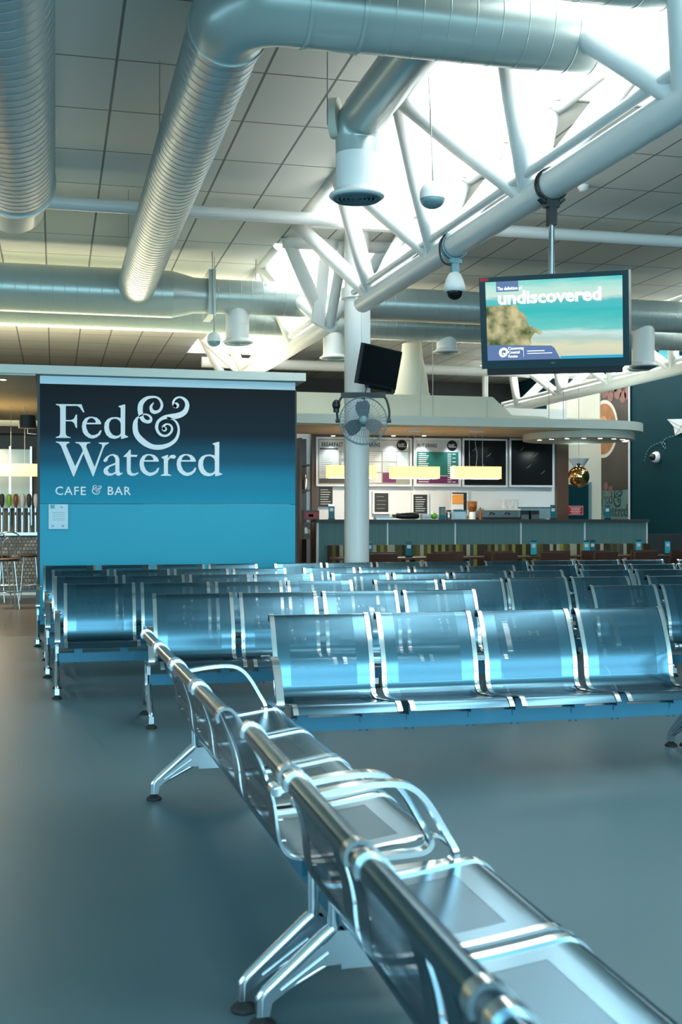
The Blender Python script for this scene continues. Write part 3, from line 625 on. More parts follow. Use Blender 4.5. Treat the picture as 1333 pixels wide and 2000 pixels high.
# dome camera clamped to the chord
cp = P(890, 470, a=3.65); cy2 = cp.y; z0 = zc(cy2)
t = empty('dome_camera', (3.65, cy2, z0))
g = MB()
g.tube([Vector((cos(a)*.125, 0, sin(a)*.125)) for a in [i*2*pi/28 for i in range(29)]], .011, 8, caps=False); g.tube([Vector((cos(a)*.125, .05, sin(a)*.125)) for a in [i*2*pi/28 for i in range(29)]], .011, 8, caps=False)
g.cbox((0,.02,-.15), (.12,.08,.04)); g.cbox((0,.02,-.21), (.07,.06,.12)); g.build('bracket', M['grille'], t)
g = MB(); g.lathe([(.035,-.25),(.06,-.27),(.085,-.33),(.10,-.38),(.102,-.42),(.085,-.435)], (0,.02,0), 28); g.build('housing', M['white'], t)
g = MB(); g.lathe([(.075,-.435)]+[(.075*cos(a), -.435-.075*sin(a)) for a in [i*pi/14 for i in range(1, 7)]]+[(1e-5,-.51)], (0,.02,0), 24); g.build('dome', M['glassdark'], t)
g = MB(); g.tube(crom([(-.10,.0,.09),(-.15,.0,.02),(-.15,0,-.10),(-.11,.0,-.17),(-.05,0,-.19)], 4), .010, 8); g.build('cable', M['black'], t)
tag(t, 'white security dome camera with black dome clamped under the truss chord', 'camera')
q = P(1140, 362, z=CH); t = empty('smoke_detector', (q.x, q.y, CH))
MB().lathe([(.02,-.065),(.045,-.06),(.045,-.045),(.06,-.04),(.06,0)], (0,0,0), 24).build('sensor_head', M['white'], t)
tag(t, 'small round white smoke detector on the ceiling right of the clamp', 'smoke detector')

# ------------------------------------------------------------------ wall screen and fan on the column
t = empty('wall_screen', (CXc, CYc, 0))
hw2 = .829/2; hh2 = .829/1.75/2
Rm = Matrix.Rotation(.953-TH, 3, 'Z') @ Matrix.Rotation(.204, 3, 'X') @ Matrix.Rotation(.012, 3, 'Y')
cen = Vector((cos(TH)*.472+sin(TH)*13.927, -sin(TH)*.472+cos(TH)*13.927, CAMZ+1.782))
g = MB(); g.box(-hw2, hw2, 0, .05, -hh2, hh2); o = g.build('casing', M['black'], t); o.location = cen-Vector((CXc, CYc, 0)); o.rotation_euler = Rm.to_euler()
MB().box(-hw2+.018, hw2-.018, -.004, 0, -hh2+.03, hh2-.018).build('display', M['glassdark'], o)
MB().box(-.10, .40, .05, .09, -hh2-.03, -.1).build('rear_box', M['black'], o)
g = MB(); cr_ = cen-Vector((CXc, CYc, 0)); g.tube([(.10, -.16, cr_.z+.10), cr_+Vector((-.14,.06,.06))], .022, 10); g.tube([(.10, -.16, cr_.z-.06), cr_+Vector((-.14,.06,-.10))], .022, 10); g.box(.06, .14, -.20, -.15, cr_.z-.14, cr_.z+.16); g.build('wall_arm', M['black'], t)
MB().box(.02, .11, -.22, -.17, cr_.z+.17, cr_.z+.27).build('junction_box', M['cable'], t)
g = MB(); g.tube(crom([(.08,-.19,cr_.z-.14),(.05,-.20,cr_.z-.3),(.09,-.2,cr_.z-.5),(.08,-.2,cr_.z-.62)], 4), .006, 6); g.build('cable', M['black'], t)
tag(t, 'switched-off black screen tilted forward on an arm from the white column', 'screen')
q = P(710, 822, D=14.05); t = empty('wall_fan', (q.x, q.y, q.z), -TH)
RF = .285
g = MB(); g.tube([Vector((cos(a)*RF, 0, sin(a)*RF)) for a in [i*2*pi/48 for i in range(49)]], .008, 8, caps=False); g.tube([Vector((cos(a)*RF*.98, -.07, sin(a)*RF*.98)) for a in [i*2*pi/48 for i in range(49)]], .005, 6, caps=False); g.build('guard_ring', M['grille'], t)
g = MB()
for i in range(40):
    a = i*2*pi/40; b_ = a+.35
    g.tube([(cos(a)*.05, -.125, sin(a)*.05), (cos((a+b_)/2)*.18, -.12, sin((a+b_)/2)*.18), (cos(b_)*RF*.98, -.07, sin(b_)*RF*.98)], .0016, 4)
    g.tube([(cos(a)*.06, .10, sin(a)*.06), (cos(a)*RF, 0, sin(a)*RF)], .0016, 4)
for rr in (.12, .2): g.tube([Vector((cos(a)*rr, -.118, sin(a)*rr)) for a in [i*2*pi/40 for i in range(41)]], .0018, 4, caps=False)
g.build('wire_cage', M['grille'], t)
for k in range(3):
    a = pi/2+.05+k*2*pi/3; vs = []
    for i in range(7):
        r_ = .045+i*.033; wv = (.05,.09,.12,.14,.145,.14,.10)[i]
        for s_ in (-1, 1): aa = a+s_*wv/r_*.62; vs.append((cos(aa)*r_, -.02+s_*.028, sin(aa)*r_))
    g = MB(); g.add(vs, [(2*i, 2*i+1, 2*i+3, 2*i+2) for i in range(6)], True); g.add([(x, y+.004, z) for x, y, z in vs], [(2*i, 2*i+1, 2*i+3, 2*i+2) for i in range(6)], True); g.build('blade', mat('smoky_grey_blade', (.10,.14,.16), .4), t)
g = MB(); g.lathe([(.0001,-.05),(.045,-.045),(.05,.0),(.065,.04),(.06,.16),(.03,.18)], (0,0,0), 24, M=Matrix.Rotation(-pi/2, 3, 'X')); g.build('motor', M['black'], t)
MB().lathe([(.0001,-.133),(.045,-.13),(.05,-.122)], (0,0,0), 24, M=Matrix.Rotation(-pi/2, 3, 'X')).build('badge', M['grille'], t)
g = MB(); g.tube(crom([(-RF-.02,.0,0),(-RF-.03,.02,.12),(-RF+.01,.04,.27),(-.2,.05,.30),(0,.05,.30),(.2,.05,.30),(RF-.01,.04,.27),(RF+.03,.02,.12),(RF+.02,.0,0)], 4), .014, 8); g.box(-.27, .27, .01, .09, .285, .345)
for s_ in (-1, 1): g.cyl((s_*(RF-.01), 0, 0), (s_*(RF+.05), 0, 0), .022, 12)
g.cyl((-.04,.08,.31), (.0,.32,.31), .02, 10); g.build('yoke', M['dark'], t)
g = MB(); g.ball((-RF-.04, -.02, .19), .05, 14, 1.3); g.cyl((-RF-.04,-.02,.10),(-RF-.04,-.02,.15),.035,12); g.build('switch_box', M['black'], t)
tag(t, 'round caged wall fan with three grey blades mounted on the white column', 'fan')

# ------------------------------------------------------------------ sign wall and the bar at the left
SB = 14.2; sxl = P(78, 800, b=SB).x; sxr = P(577, 800, b=SB).x
t = empty('sign_wall', (0, SB, 0))
seam = P(300, 984, b=SB).z
MB().box(sxl, sxr, 0, .30, seam, 2.925).build('signboard', M['sign'], t)
MB().box(sxl, sxr, .0, .30, 0.08, seam-.006).build('lower_panel', M['signlow'], t)
MB().box(sxl, sxr, .02, .30, 0, .08).build('plinth', M['dark'], t)
MB().box(sxl, sxr, -.005, .30, 2.925, 3.02).build('top_strip', M['blueline'], t)
MB().box(sxl-.03, sxl, .005, .30, 0, 3.02).build('edge_post', M['dark'], t)
MB().box(sxr, sxr+.02, .005, .30, 0, 2.93).build('edge_post', M['dark'], t)
fs = lambda x, y, d: (lambda p: Vector((p.x, -.001-d, p.z)))(P(x, y, b=SB))
g = MB(); logo_words(g, fs, .006, 'fed'); g.build('lettering', M['letters'], t)
g = MB(); logo_words(g, fs, .006, 'wat'); g.build('lettering', M['letters'], t)
g = MB(); amp(g, fs, .006); g.build('ampersand', M['letters'], t)
pc = P(107, 966.5, b=SB); text('CAFE', .142, TX(pc.x, -.003, pc.z), M['letters'], t, bold=.0014, spacing=1.14, squash=1.0)
pc = P(209, 966.5, b=SB); text('BAR', .142, TX(pc.x, -.003, pc.z), M['letters'], t, bold=.0014, spacing=1.14, squash=1.0)
g = MB(); amp(g, lambda x, y, d: fs(179.5+(x-259)*.172, 947.8+(y-774)*.172, d), .004); g.build('ampersand', M['letters'], t)
tag(t, 'freestanding teal sign wall of the cafe and bar, large white lettering', 'sign')
q0 = P(95, 985, b=SB); q1 = P(133, 1033, b=SB)
t = empty('notice', (0, SB-.012, 0)); MB().box(q0.x, q1.x, -.008, .0, q1.z, q0.z).build('paper', M['blueline'], t)
g = MB()
for k in range(5): g.box(q0.x+.04+.01*(k%2), q1.x-.04, -.0095, -.008, q0.z-.10-k*.022, q0.z-.095-k*.022)
for (u, v) in ((.65,.12),(.2,.88),(.72,.88)): g.box(q0.x+(q1.x-q0.x)*u-.012, q0.x+(q1.x-q0.x)*u+.016, -.0095, -.008, q0.z-(q0.z-q1.z)*v-.010, q0.z-(q0.z-q1.z)*v+.010)
g.build('print', M['grille'], t); MB().box(q0.x+.02, q0.x+.07, -.0095, -.008, q0.z-.05, q0.z-.005).build('logo_square', M['tealpale'], t)
tag(t, 'white notice sheet fixed low on the left of the teal sign wall', 'notice')
# canopy over the bar
cr = P(598, 735, b=SB-.1).x
t = empty('canopy', (0, SB-.1, 0)); MB().box(-8, cr, 0, 6.8, 3.03, 3.13).build('slab', M['fascia'], t)
MB().box(-8, sxl-.05, .05, 6.7, 3.01, 3.03).build('soffit', M['cream'], t)
tag(t, 'long pale grey flat canopy edge above the teal sign wall', 'canopy')
def downlight(x, y, z, label, grp, e=3):
    t = empty('downlight', (x, y, z)); MB().lathe([(.05,-.012),(.055,0)], (0,0,0), 20).build('bezel', M['chrome'], t); MB().lathe([(.0001,-.016),(.038,-.014)], (0,0,0), 16).build('lens', M['bulb'], t)
    tag(t, label, 'downlight', grp)
q = P(6, 740, z=3.01); downlight(q.x, q.y, 3.01, 'bright round downlight under the canopy at the left edge', 'bar downlights')
def lamp(name, loc, power, col, r=.05):
    d = bpy.data.lights.new(name, 'AREA'); d.shape = 'DISK'; d.size = max(.12, r*2); d.energy = power; d.color = col; o = bpy.data.objects.new(name, d); COL.objects.link(o); o.location = loc
lamp('bar_light', (-1.2, 17.8, 2.7), 60, (1,.8,.55)); lamp('bar_light', (-3.6, 17.8, 2.7), 60, (1,.8,.55))
BB = 21.6     # back of the bar
struct(MB().box(-9.4, 1.6, BB, BB+.1, 0, 3.0).build('wall_bar', M['wallgrey']))
zt = P(30, 803, b=BB-.6).z
t = empty('bar_bulkhead', (0, BB-.6, 0)); MB().box(-8, 1.4, 0, .58, zt-.26, zt).build('cream_band', M['cream'], t); MB().box(-8, 1.4, .05, .58, zt-.38, zt-.26).build('dark_band', M['brown'], t)
tag(t, 'cream bulkhead band above the mirrored back bar at the left', 'bulkhead')
t = empty('back_bar_mirror', (0, BB-.12, 0))
for k in range(5):
    x0 = -2.2+k*.36; MB().box(x0, x0+.33, 0, .06, 1.5, 2.55).build('mirror_panel', M['mirror'], t); MB().box(x0+.33, x0+.36, -.02, .06, 1.2, 2.6).build('chrome_post', M['chrome'], t)
tag(t, 'mirrored back bar panels with chrome posts at the left edge', 'mirror')
# bar counter
BF = P(30, 1165, z=0).y
t = empty('bar_counter', (0, BF, 0))
zc_ = P(30, 1040, b=BF).z
MB().box(-6, 1.2, 0, .6, .12, zc_-.05).build('tiled_front', M['bartile'], t); MB().box(-6, 1.2, .06, .6, 0, .12).build('plinth', M['blueline'], t)
MB().box(-6, 1.2, -.06, .66, zc_-.05, zc_).build('counter_top', M['steel'], t); MB().tube([(-6,-.16,.2),(1.2,-.16,.2)], .022, 12).build('foot_rail', M['chrome'], t)
tag(t, 'tiled bar counter with chrome foot rail at the left edge', 'counter')
for k, px in enumerate((4, 18, 31, 44, 57, 70)):
    q = P(px, 1030, b=BF+.25); t = empty('beer_tap', (q.x, BF+.25, zc_))
    MB().cyl((0,0,0), (0,0,.42), .028, 14).build('column', M['chrome'], t); MB().cyl((0,-.02,.34), (0,-.10,.30), .012, 8).build('spout', M['chrome'], t)
    MB().lathe([(.016,.42),(.034,.47),(.042,.55),(.038,.63),(.02,.66)], (0,0,0), 14).build('badge', (M['dark'], M['green'], M['amber'], M['whitegloss'], M['dark'], M['whitegloss'])[k], t)
    tag(t, ('dark-badged', 'green-badged', 'amber-badged', 'white-badged', 'dark-badged', 'white-badged')[k]+' chrome beer tap on the bar, number %d from the left edge' % (k+1), 'beer tap', 'beer taps on the bar')
q = P(35, 918, D=17.5); t = empty('bar_lampshade', (q.x, q.y, q.z)); g = MB(); g.box(-1.4, .28, -.12, .12, -.09, .09); g.build('amber_shade', M['shade'], t)
g = MB(); g.cyl((-.1,0,.09), (-.1,0,3.01-q.z), .004, 6); g.cyl((.1,0,.09), (.1,0,3.01-q.z), .004, 6); g.build('suspension_wire', M['cable'], t)
tag(t, 'long glowing amber box lampshade hanging over the bar', 'lampshade')
q = P(54, 824, D=16.3); t = empty('shaded_wall_lamp', (q.x, q.y, q.z)); MB().lathe([(.125,-.09),(.105,.09)], (0,0,0), 24).build('lamp_shade', M['dark'], t)
MB().tube([(0,0,-.02),(0,0,-.16),(.12,0,-.17)], .008, 8).build('lamp_arm', M['chrome'], t); tag(t, 'small dark drum lamp shade beside the sign wall edge', 'lamp')
def stool(x, y, rz, label, back=True):
    t = empty('bar_stool', (x, y, 0), rz)
    MB().lathe([(.0001,.70),(.17,.70),(.185,.715),(.18,.735),(.0001,.74)], (0,0,0), 24).build('seat', M['brown'], t)
    for k in range(4):
        a = pi/4+k*pi/2; MB().tube([(cos(a)*.13, sin(a)*.13, .70), (cos(a)*.22, sin(a)*.22, 0)], .011, 8).build('leg', M['chrome'], t)
    MB().tube([Vector((cos(a)*.195, sin(a)*.195, .24)) for a in [i*pi/12 for i in range(25)]], .009, 6, caps=False).build('foot_ring', M['chrome'], t)
    if back:
        MB().tube(crom([(-.17,.05,.72),(-.20,.12,.92),(-.14,.18,1.08),(0,.21,1.13),(.14,.18,1.08),(.20,.12,.92),(.17,.05,.72)], 4), .011, 8).build('backrest_hoop', M['chrome'], t)
        MB().tube(crom([(-.09,.12,.72),(-.09,.17,.95),(0,.19,1.05),(.09,.17,.95),(.09,.12,.72)], 4), .007, 6).build('backrest_inner_hoop', M['chrome'], t)
    tag(t, label, 'stool', 'chrome bar stools')
q = P(30, 1188, z=0); stool(q.x-.12, q.y, pi+.2, 'chrome hoop-backed bar stool nearest, at the left edge')
q = P(8, 1178, z=0); stool(q.x-.1, q.y+.3, pi-.3, 'chrome hoop-backed bar stool cut off by the left edge')
q = P(58, 1172, z=0); stool(q.x, q.y+.1, pi, 'backless-looking bar stool close to the sign wall edge', False)
# ------------------------------------------------------------------ cafe: screen wall with booth seating, menu wall, canopy
CB = 17.55
cx0 = P(621, 1040, b=CB).x; cx1 = P(1264, 1040, b=CB).x; ctz = P(900, 1014.5, b=CB).z; cbz = P(900, 1062.5, b=CB).z
pw = (cx1-cx0)/5
t = empty('counter_screen', (0, CB, 0))
for k in range(5):
    x0 = cx0+k*pw; MB().box(x0+.012, x0+pw-.012, 0, .05, .1, ctz-.05).build('panel', M['screen_panel'], t)
for k in range(6): MB().box(cx0+k*pw-.012, cx0+k*pw+.012, -.012, .06, .06, ctz-.05).build('post', M['whitegloss'], t)
MB().box(cx0-.02, cx1+.02, -.06, .34, ctz-.05, ctz).build('shelf_top', M['dark'], t)
MB().box(cx0, cx1, .0, .30, 0, .06).build('plinth', M['dark'], t)
tag(t, 'long blue-grey panelled screen with white posts and dark top behind the booths', 'screen')
t = empty('banquette', (0, CB-.05, 0))
MB().box(cx0+.15, cx1-.05, -.16, 0, .42, cbz-.005).build('backrest', M['stripes'], t); MB().box(cx0+.15, cx1-.05, -.62, 0, .28, .46).build('seat', M['brown'], t); MB().box(cx0+.18, cx1-.08, -.56, 0, 0, .28).build('plinth', M['dark'], t)
tag(t, 'long banquette with striped olive and cream backrest along the screen', 'banquette')
def chair_proto():
    t = empty('cafe_chair')
    MB().box(-.22, .22, -.22, .22, .42, .47).build('seat', M['chairwood'], t)
    g = MB(); g.prism([[(-.22,.47),(.22,.47),(.215,.86),(-.215,.86)]], lambda x, z, h: Vector((x, -.20-h*.035-(z-.47)*.12, z)), 1); g.build('backrest', M['chairwood'], t)
    for sx in (-.19,.19):
        for sy in (-.19,.19): MB().box(sx-.018, sx+.018, sy-.018, sy+.018, 0, .42).build('leg', M['brown'], t)
    return t
def table_proto():
    t = empty('cafe_table'); MB().box(-.33, .33, -.30, .30, .725, .755).build('tabletop', M['brown'], t); MB().cyl((0,0,.03),(0,0,.725),.03,14).build('pedestal', M['black'], t); MB().lathe([(.22,0),(.22,.02),(.03,.04)], (0,0,0), 24).build('base', M['black'], t); return t
def holder(x, y, z, m, label, rz=0):
    t = empty('menu_holder', (x, y, z), rz); MB().box(-.05, .05, -.025, .025, 0, .02).build('base', M['black'], t)
    MB().box(-.048, .048, -.004, .004, .02, .21).build('card', m, t); MB().box(-.048, .048, -.0045, .0045, .21, .235).build('clip', M['chrome'], t)
    MB().box(-.03, .03, -.0055, -.004, .13, .18).build('print', M['whitegloss'], t)
    tag(t, label, 'menu holder', 'teal table menu holders')
cpj = chair_proto(); tpj = table_proto(); first = True
txs = [690, 800, 905, 1000, 1085, 1165, 1250, 1325]
for k, px in enumerate(txs):
    q = P(px, 1072, b=16.75); tb = tpj if k == 0 else copy_tree(tpj); tb.location = (q.x, 16.55, 0)
    tag(tb, 'small dark brown cafe table at the booths, number %d of eight from the left' % (k+1), 'table', 'dark cafe tables')
    for j in range(2):
        c = cpj if (k == 0 and j == 0) else copy_tree(cpj); c.location = (q.x-.0+(-.20 if j else .26)*(1 if k % 2 else .6), 15.95-.06*j if j == 0 else 15.2, 0); c.rotation_euler = (0, 0, (0 if j == 0 else .3))
        tag(c, 'brown cafe chair %s table %d of eight from the left' % (('tucked at', 'pulled away from')[j], k+1), 'chair', 'brown cafe chairs')
for (px, py, b_, m, lab) in ((799, 1075, 16.5, 'teal', 'teal menu holder on a table right of the white column'), (722, 1074, 16.4, 'teal', 'teal menu holder partly hidden behind the column edge'), (1043, 1073, 16.5, 'tealpale', 'pale green-white menu holder on a table below the coffee machine'), (1146, 1075, 16.5, 'tealpale', 'bright teal menu holder, left of the pair under the red sign'), (1158, 1075, 16.7, 'teal', 'bright teal menu holder, right of the pair under the red sign'), (1248, 1075, 16.6, 'tealpale', 'teal menu holder in front of the right end post'), (1305, 1060, 16.6, 'tealpale', 'teal menu holder by the dark wall at the far right')):
    q = P(px, py, b=b_); holder(q.x, b_, .755, M[m], lab, .1)
struct(MB().box(-.2+cx1+.1, 12.2, 18.6, 18.7, 0, 1.05).build('wall_low', M['dark']))
for (px, lab) in ((648, 'teal menu holder standing on the screen top left of the column'), (1081, 'teal menu holder on the screen top under the brown panel'), (1187, 'teal menu holder on the screen top in front of the coffee banner')):
    q = P(px, 1012, b=CB+.12); holder(q.x, CB+.12, ctz, M['teal'], lab)

# menu wall
MW = 20.6
mx0 = P(577, 900, b=MW).x; mx1 = P(1107, 900, b=MW).x
wz = lambda py, px=850, b=MW: P(px, py, b=b).z
struct(MB().box(mx0-1.2, mx1, MW, MW+.12, 0, CH-1.6).build('wall_menu', M['whitegloss']))
t = empty('menu_surround', (0, MW, 0))
xa, xb = P(607, 900, b=MW).x, P(619, 900, b=MW).x
MB().box(xa, mx1-.30, -.12, -.004, wz(858), wz(833)).build('top_panel', M['brown'], t)
MB().box(xa, xb, -.10, -.004, 0, wz(858)).build('side_panel', M['brown'], t)
MB().box(P(1084, 900, b=MW).x, mx1, -.10, -.004, 0, wz(850)).build('side_panel', M['brown'], t)
tag(t, 'dark brown wood surround framing the row of menu boards', 'panelling')
t = empty('dark_shelving', (0, MW-.4, 0)); xs0 = P(590, 900, b=MW-.4).x; xs1 = P(606, 900, b=MW-.4).x
MB().box(xs0, xs1, .3, .34, 0, 2.75).build('back_panel', M['black'], t)
for z in (.5, .95, 1.35, 1.8, 2.25): MB().box(xs0, xs1, 0, .3, z, z+.03).build('shelf', M['dark'], t)
MB().box(xs0-.04, xs0, 0, .34, 0, 2.75).build('side_panel', M['brown'], t)
tag(t, 'dark shelving column between the sign wall and the menu boards', 'shelving')
q = P(597, 945, b=MW-.25); t = empty('glass_bottle', (q.x, q.y, 1.83)); MB().lathe([(.035,0),(.038,.02),(.038,.16),(.012,.22),(.012,.28)], (0,0,0), 16).build('body', M['steel'], t); tag(t, 'small bright bottle on the dark shelf beside the menu boards', 'bottle')
def board(px0, px1, py0, py1, face, label, b=MW-.13):
    a, c = P(px0, py0, b=b), P(px1, py1, b=b); t = empty('menu_board', (0, b, 0))
    z0_, z1_ = c.z, a.z; MB().box(a.x, c.x, 0, .06, z0_, z1_).build('frame', M['whitegloss'], t)
    fr_ = .035; MB().box(a.x+fr_, c.x-fr_, -.004, 0, z0_+fr_, z1_-fr_).build('face', face, t)
    tag(t, label, 'menu board', 'menu boards over the counter'); return t, a.x+fr_, c.x-fr_, z0_+fr_, z1_-fr_
M['menupaper'] = mat('grey_white_menu_print', (.50,.54,.56), .35, noise=.05)
M['menugrey'] = mat('grey_menu_border', (.25,.27,.24), .4, noise=.05)
def lines(t, x0, x1, z0, z1, n, m, frac=.7, w=.010, price=False):
    g = MB()
    for k in range(n):
        z = z1-(z1-z0)*(k+.5)/n; L = (x1-x0)*frac*(.75+.25*((k*7)%4)/3)
        if price: g.box(x0, x0+L*.5, -.0065, -.005, z-w/2, z+w/2); g.box(x1-(x1-x0)*.22, x1-(x1-x0)*.12, -.0065, -.005, z-w/2, z+w/2); (k % 2 == 0) and g.box(x1-(x1-x0)*.09, x1, -.0065, -.005, z-w/2, z+w/2)
        else: g.box(x0, x0+L, -.0065, -.005, z-w/2, z+w/2)
    g.build('print', m, t)
def disc_logo(t, x, z, r=.10):
    o = MB().lathe([(.0001,0),(r,0),(r,-.004)], (x,-.006,z), 32, M=Matrix.Rotation(pi/2, 3, 'X')).build('round_logo', M['black'], t)
    s = r*1.5/325; g = MB(); f = lambda px, py, d: Vector((x+(px-270)*s, -.0115-d*.001, z-(py-852)*s)); logo(g, f, 1); g.build('logo_lettering', M['letters'], t)
t, x0, x1, z0, z1 = board(618, 712, 853, 950, M['menugrey'], 'BREAKFAST menu board, leftmost, partly behind the column')
H = z1-z0
MB().box(x0+.02, x1-.02, -.0055, -.004, z1-.21, z1-.02).build('heading_strip', M['menupaper'], t)
text('BREAKFAST', .105, TX(x0+.06, -.007, z1-.135), M['black'], t, squash=.66, spacing=1.15, bold=.0035)
MB().box(x0+.03, x0+.37, -.0075, -.006, z1-.195, z1-.165).build('bar', M['dark'], t)
for (a, b_, c, d) in ((.0,.46,.27,.74),(.0,.46,.13,.26),(.5,.97,.58,.74),(.5,.97,.27,.50)):
    MB().box(x0+.02+(x1-x0)*a, x0+(x1-x0)*b_, -.0055, -.004, z0+H*c, z0+H*d).build('menu_block', M['menupaper'], t); lines(t, x0+.05+(x1-x0)*a, x0-.03+(x1-x0)*b_, z0+H*c, z0+H*d, max(2, int((d-c)*22)), M['menugrey'], w=.008)
MB().box(x0+.02, x1-.02, -.0055, -.004, z0+.02, z0+.10).build('footer', M['dark'], t)
t, x0, x1, z0, z1 = board(712, 805, 854, 950, M['menugrey'], 'MAINS menu board with a purple block, right of the column')
text('MAINS', .105, TX(x0+.03, -.007, z1-.135), M['black'], t, squash=.66, spacing=1.2, bold=.0035)
MB().box(x0+.02, x1-.02, -.0055, -.004, z1-.21, z1-.02).build('heading_strip', M['menupaper'], t)
for i in range(2):
    for j in range(3): a = x0+.03+i*(x1-x0)*.34; MB().box(a, a+(x1-x0)*.31, -.0055, -.004, z1-.225-.195*(j+1)+.02, z1-.225-.195*j).build('menu_block', M['menupaper'], t); lines(t, a+.02, a+.2, z1-.225-.195*(j+1)+.03, z1-.235-.195*j, 4, M['menugrey'], w=.008)
MB().box(x0+(x1-x0)*.70, x1-.03, -.0055, -.004, z0+.2, z1-.225).build('blue_block', M['blueline'], t)
MB().box(x0+(x1-x0)*.37, x0+(x1-x0)*.68, -.008, -.0056, z0+.03, z0+.21).build('purple_block', M['purple'], t)
disc_logo(t, x1-.16, z1-.10)
t, x0, x1, z0, z1 = board(809, 901, 855, 950.5, M['menupaper'], 'HOT DRINKS menu board with green price list and purple band')
text('HOT DRINKS', .095, TX(x0+.03, -.007, z1-.135), M['dark'], t, squash=.60, spacing=1.15, bold=.003); disc_logo(t, x1-.14, z1-.10)
MB().box(x0+.02, x1-.02, -.0055, -.004, z0+.17, z1-.22).build('green_list', mat('deep_green_print', (.008,.13,.11), .4), t); lines(t, x0+.05, x1-.07, z0+.19, z1-.24, 11, M['letters'], .55, .011, True)
MB().box(x0+.02, x1-.02, -.0055, -.004, z0+.02, z0+.155).build('purple_band', M['purple'], t); lines(t, x0+.05, x1-.07, z0+.03, z0+.15, 3, M['letters'], .6, .011, True)
for (a, c, lab) in ((904, 992, 'switched-off black menu screen with white frame, second from the right'), (996, 1083, 'switched-off black menu screen with thin grey frame, rightmost')):
    t, x0, x1, z0, z1 = board(a, c, 856, 951.5, M['glassdark'], lab)
    g = MB()
    for k in range(4):
        u, v = x0+(x1-x0)*(.25+.17*k), z1-(z1-z0)*(.2+.13*((k*3)%5)); stroke_faces(g, [(u-.05, v-.03, .001), (u, v, .004), (u+.05, v+.05, .001)], lambda x, y, d: Vector((x, -.0045-d*.0005, y)), 1)
    g.build('scuff_marks', M['menugrey'], t)
for (a, c, p0_, p1_, lab, wr) in ((622, 650, 951, 990, 'tall black chalkboard with white writing left of the column', 1), (732, 759, 963, 1000, 'small framed chalkboard right of the column', 0), (808, 835, 966, 1003, 'framed chalkboard with handwriting below the HOT DRINKS board', 1), (884, 912, 962, 1004, 'framed chalkboard partly hidden behind the orange card', 0)):
    A_, C_ = P(a, p0_, b=MW-.06), P(c, p1_, b=MW-.06); t = empty('chalkboard', (0, MW-.06, 0))
    w = .035 if a != 622 else .004; MB().box(A_.x-w, C_.x+w, 0, .05, C_.z-w, A_.z+w).build('frame', M['whitegloss'], t); MB().box(A_.x, C_.x, -.004, 0, C_.z, A_.z).build('slate', M['slate'], t)
    lines(t, A_.x+.04, C_.x-.03, C_.z+.03, A_.z-.03, 7 if wr else 4, M['letters'] if wr else M['menugrey'], .95, .008)
    tag(t, lab, 'chalkboard', 'chalkboards under the menus')
for k, px in enumerate((651, 769, 829, 889, 947, 1008)):
    q = P(px, 851.5, b=MW-.3); downlight(q.x, MW-.3, wz(850, px, MW-.3), 'small bright downlight over the menu boards, number %d of six from the left' % (k+1), 'downlights over the menu boards')
    q2 = Vector((q.x, MW-.3, wz(850, px, MW-.3)))
    d = bpy.data.lights.new('menu_downlight', 'SPOT'); d.energy = 14; d.spot_size = radians(80); d.spot_blend = .6; d.color = (.9,.97,1); d.shadow_soft_size = .04
    o = bpy.data.objects.new('menu_downlight', d); COL.objects.link(o); o.location = q2-Vector((0,.02,.03)); o.rotation_euler = (radians(12), 0, 0)
# back counter and what stands on it
t = empty('back_counter', (0, MW-.75, 0)); bcz = 1.30
MB().box(xb, mx1-.3, 0, .60, .1, bcz-.04).build('cabinet', M['dark'], t); MB().box(xb, mx1-.3, -.03, .62, bcz-.04, bcz).build('worktop', M['dark'], t); tag(t, 'dark back counter carrying the coffee machine', 'counter')
QB = MW-.55
def at(px, b_=QB): return P(px, 1000, b=b_).x
def simple(name, x0, x1, z0, z1, dy, m, label, cat, parts=(), y=QB, grp=None):
    xa_, xb_ = P(x0, 1000, b=y).x, P(x1, 1000, b=y).x; t = empty(name, ((xa_+xb_)/2, y, z0)); w = (xb_-xa_)/2; h = z1-z0
    body = MB().box(-w, w, 0, dy, 0, h); body.build('body', m, t)
    for (nm, a, b_, c, d, mm) in parts: MB().box(-w+2*w*a, -w+2*w*b_, -.012, .0, h*c, h*d).build(nm, M[mm], t)
    tag(t, label, cat, grp); return t
ZS = ctz
def zat(py, b_): return P(900, py, b=b_).z
YS = CB+.16
simple('snack_box', 594, 624, zat(1015,YS), zat(997,YS), .2, M['brown'], 'open box of red and white snack packets at the left counter end', 'box', [('packets', .05,.95,.15,.75,'red'), ('label', .3,.6,.3,.6,'whitegloss')], YS)
simple('snack_shelf', 594, 607, zat(1052,YS), zat(1020,YS), .25, M['brown'], 'small brown shelf unit with snack packets under the snack box', 'shelf', [('packet', .1,.5,.35,.7,'whitegloss'), ('packet', .5,.9,.35,.6,'orange')], YS)
simple('display_tray', 735, 768, ZS, zat(1009,YS), .16, M['whitegloss'], 'flat white tray on the screen top right of the column', 'tray', [('front_lip', 0,1,0,.3,'steel')], YS)
q = P(798, 1015, b=YS); t = empty('black_bag', (q.x, YS+.05, ZS)); MB().lathe([(.0001,-.21),(.04,-.18),(.052,-.1),(.056,.1),(.048,.18),(.0001,.20)], (0,0,.058), 18, M=Matrix.Rotation(pi/2, 3, 'Y')).build('bag', M['black'], t)
MB().box(-.25,-.19,-.025,.025,.02,.08).build('brown_end', M['brown'], t); tag(t, 'rolled black bag lying on the screen top', 'bag')
simple('napkin_stack', 826, 842, ZS, zat(1004,YS), .14, M['whitegloss'], 'stack of white napkins beside the black bag', 'napkins', [('fold', 0,1,.45,.5,'menugrey')], YS)
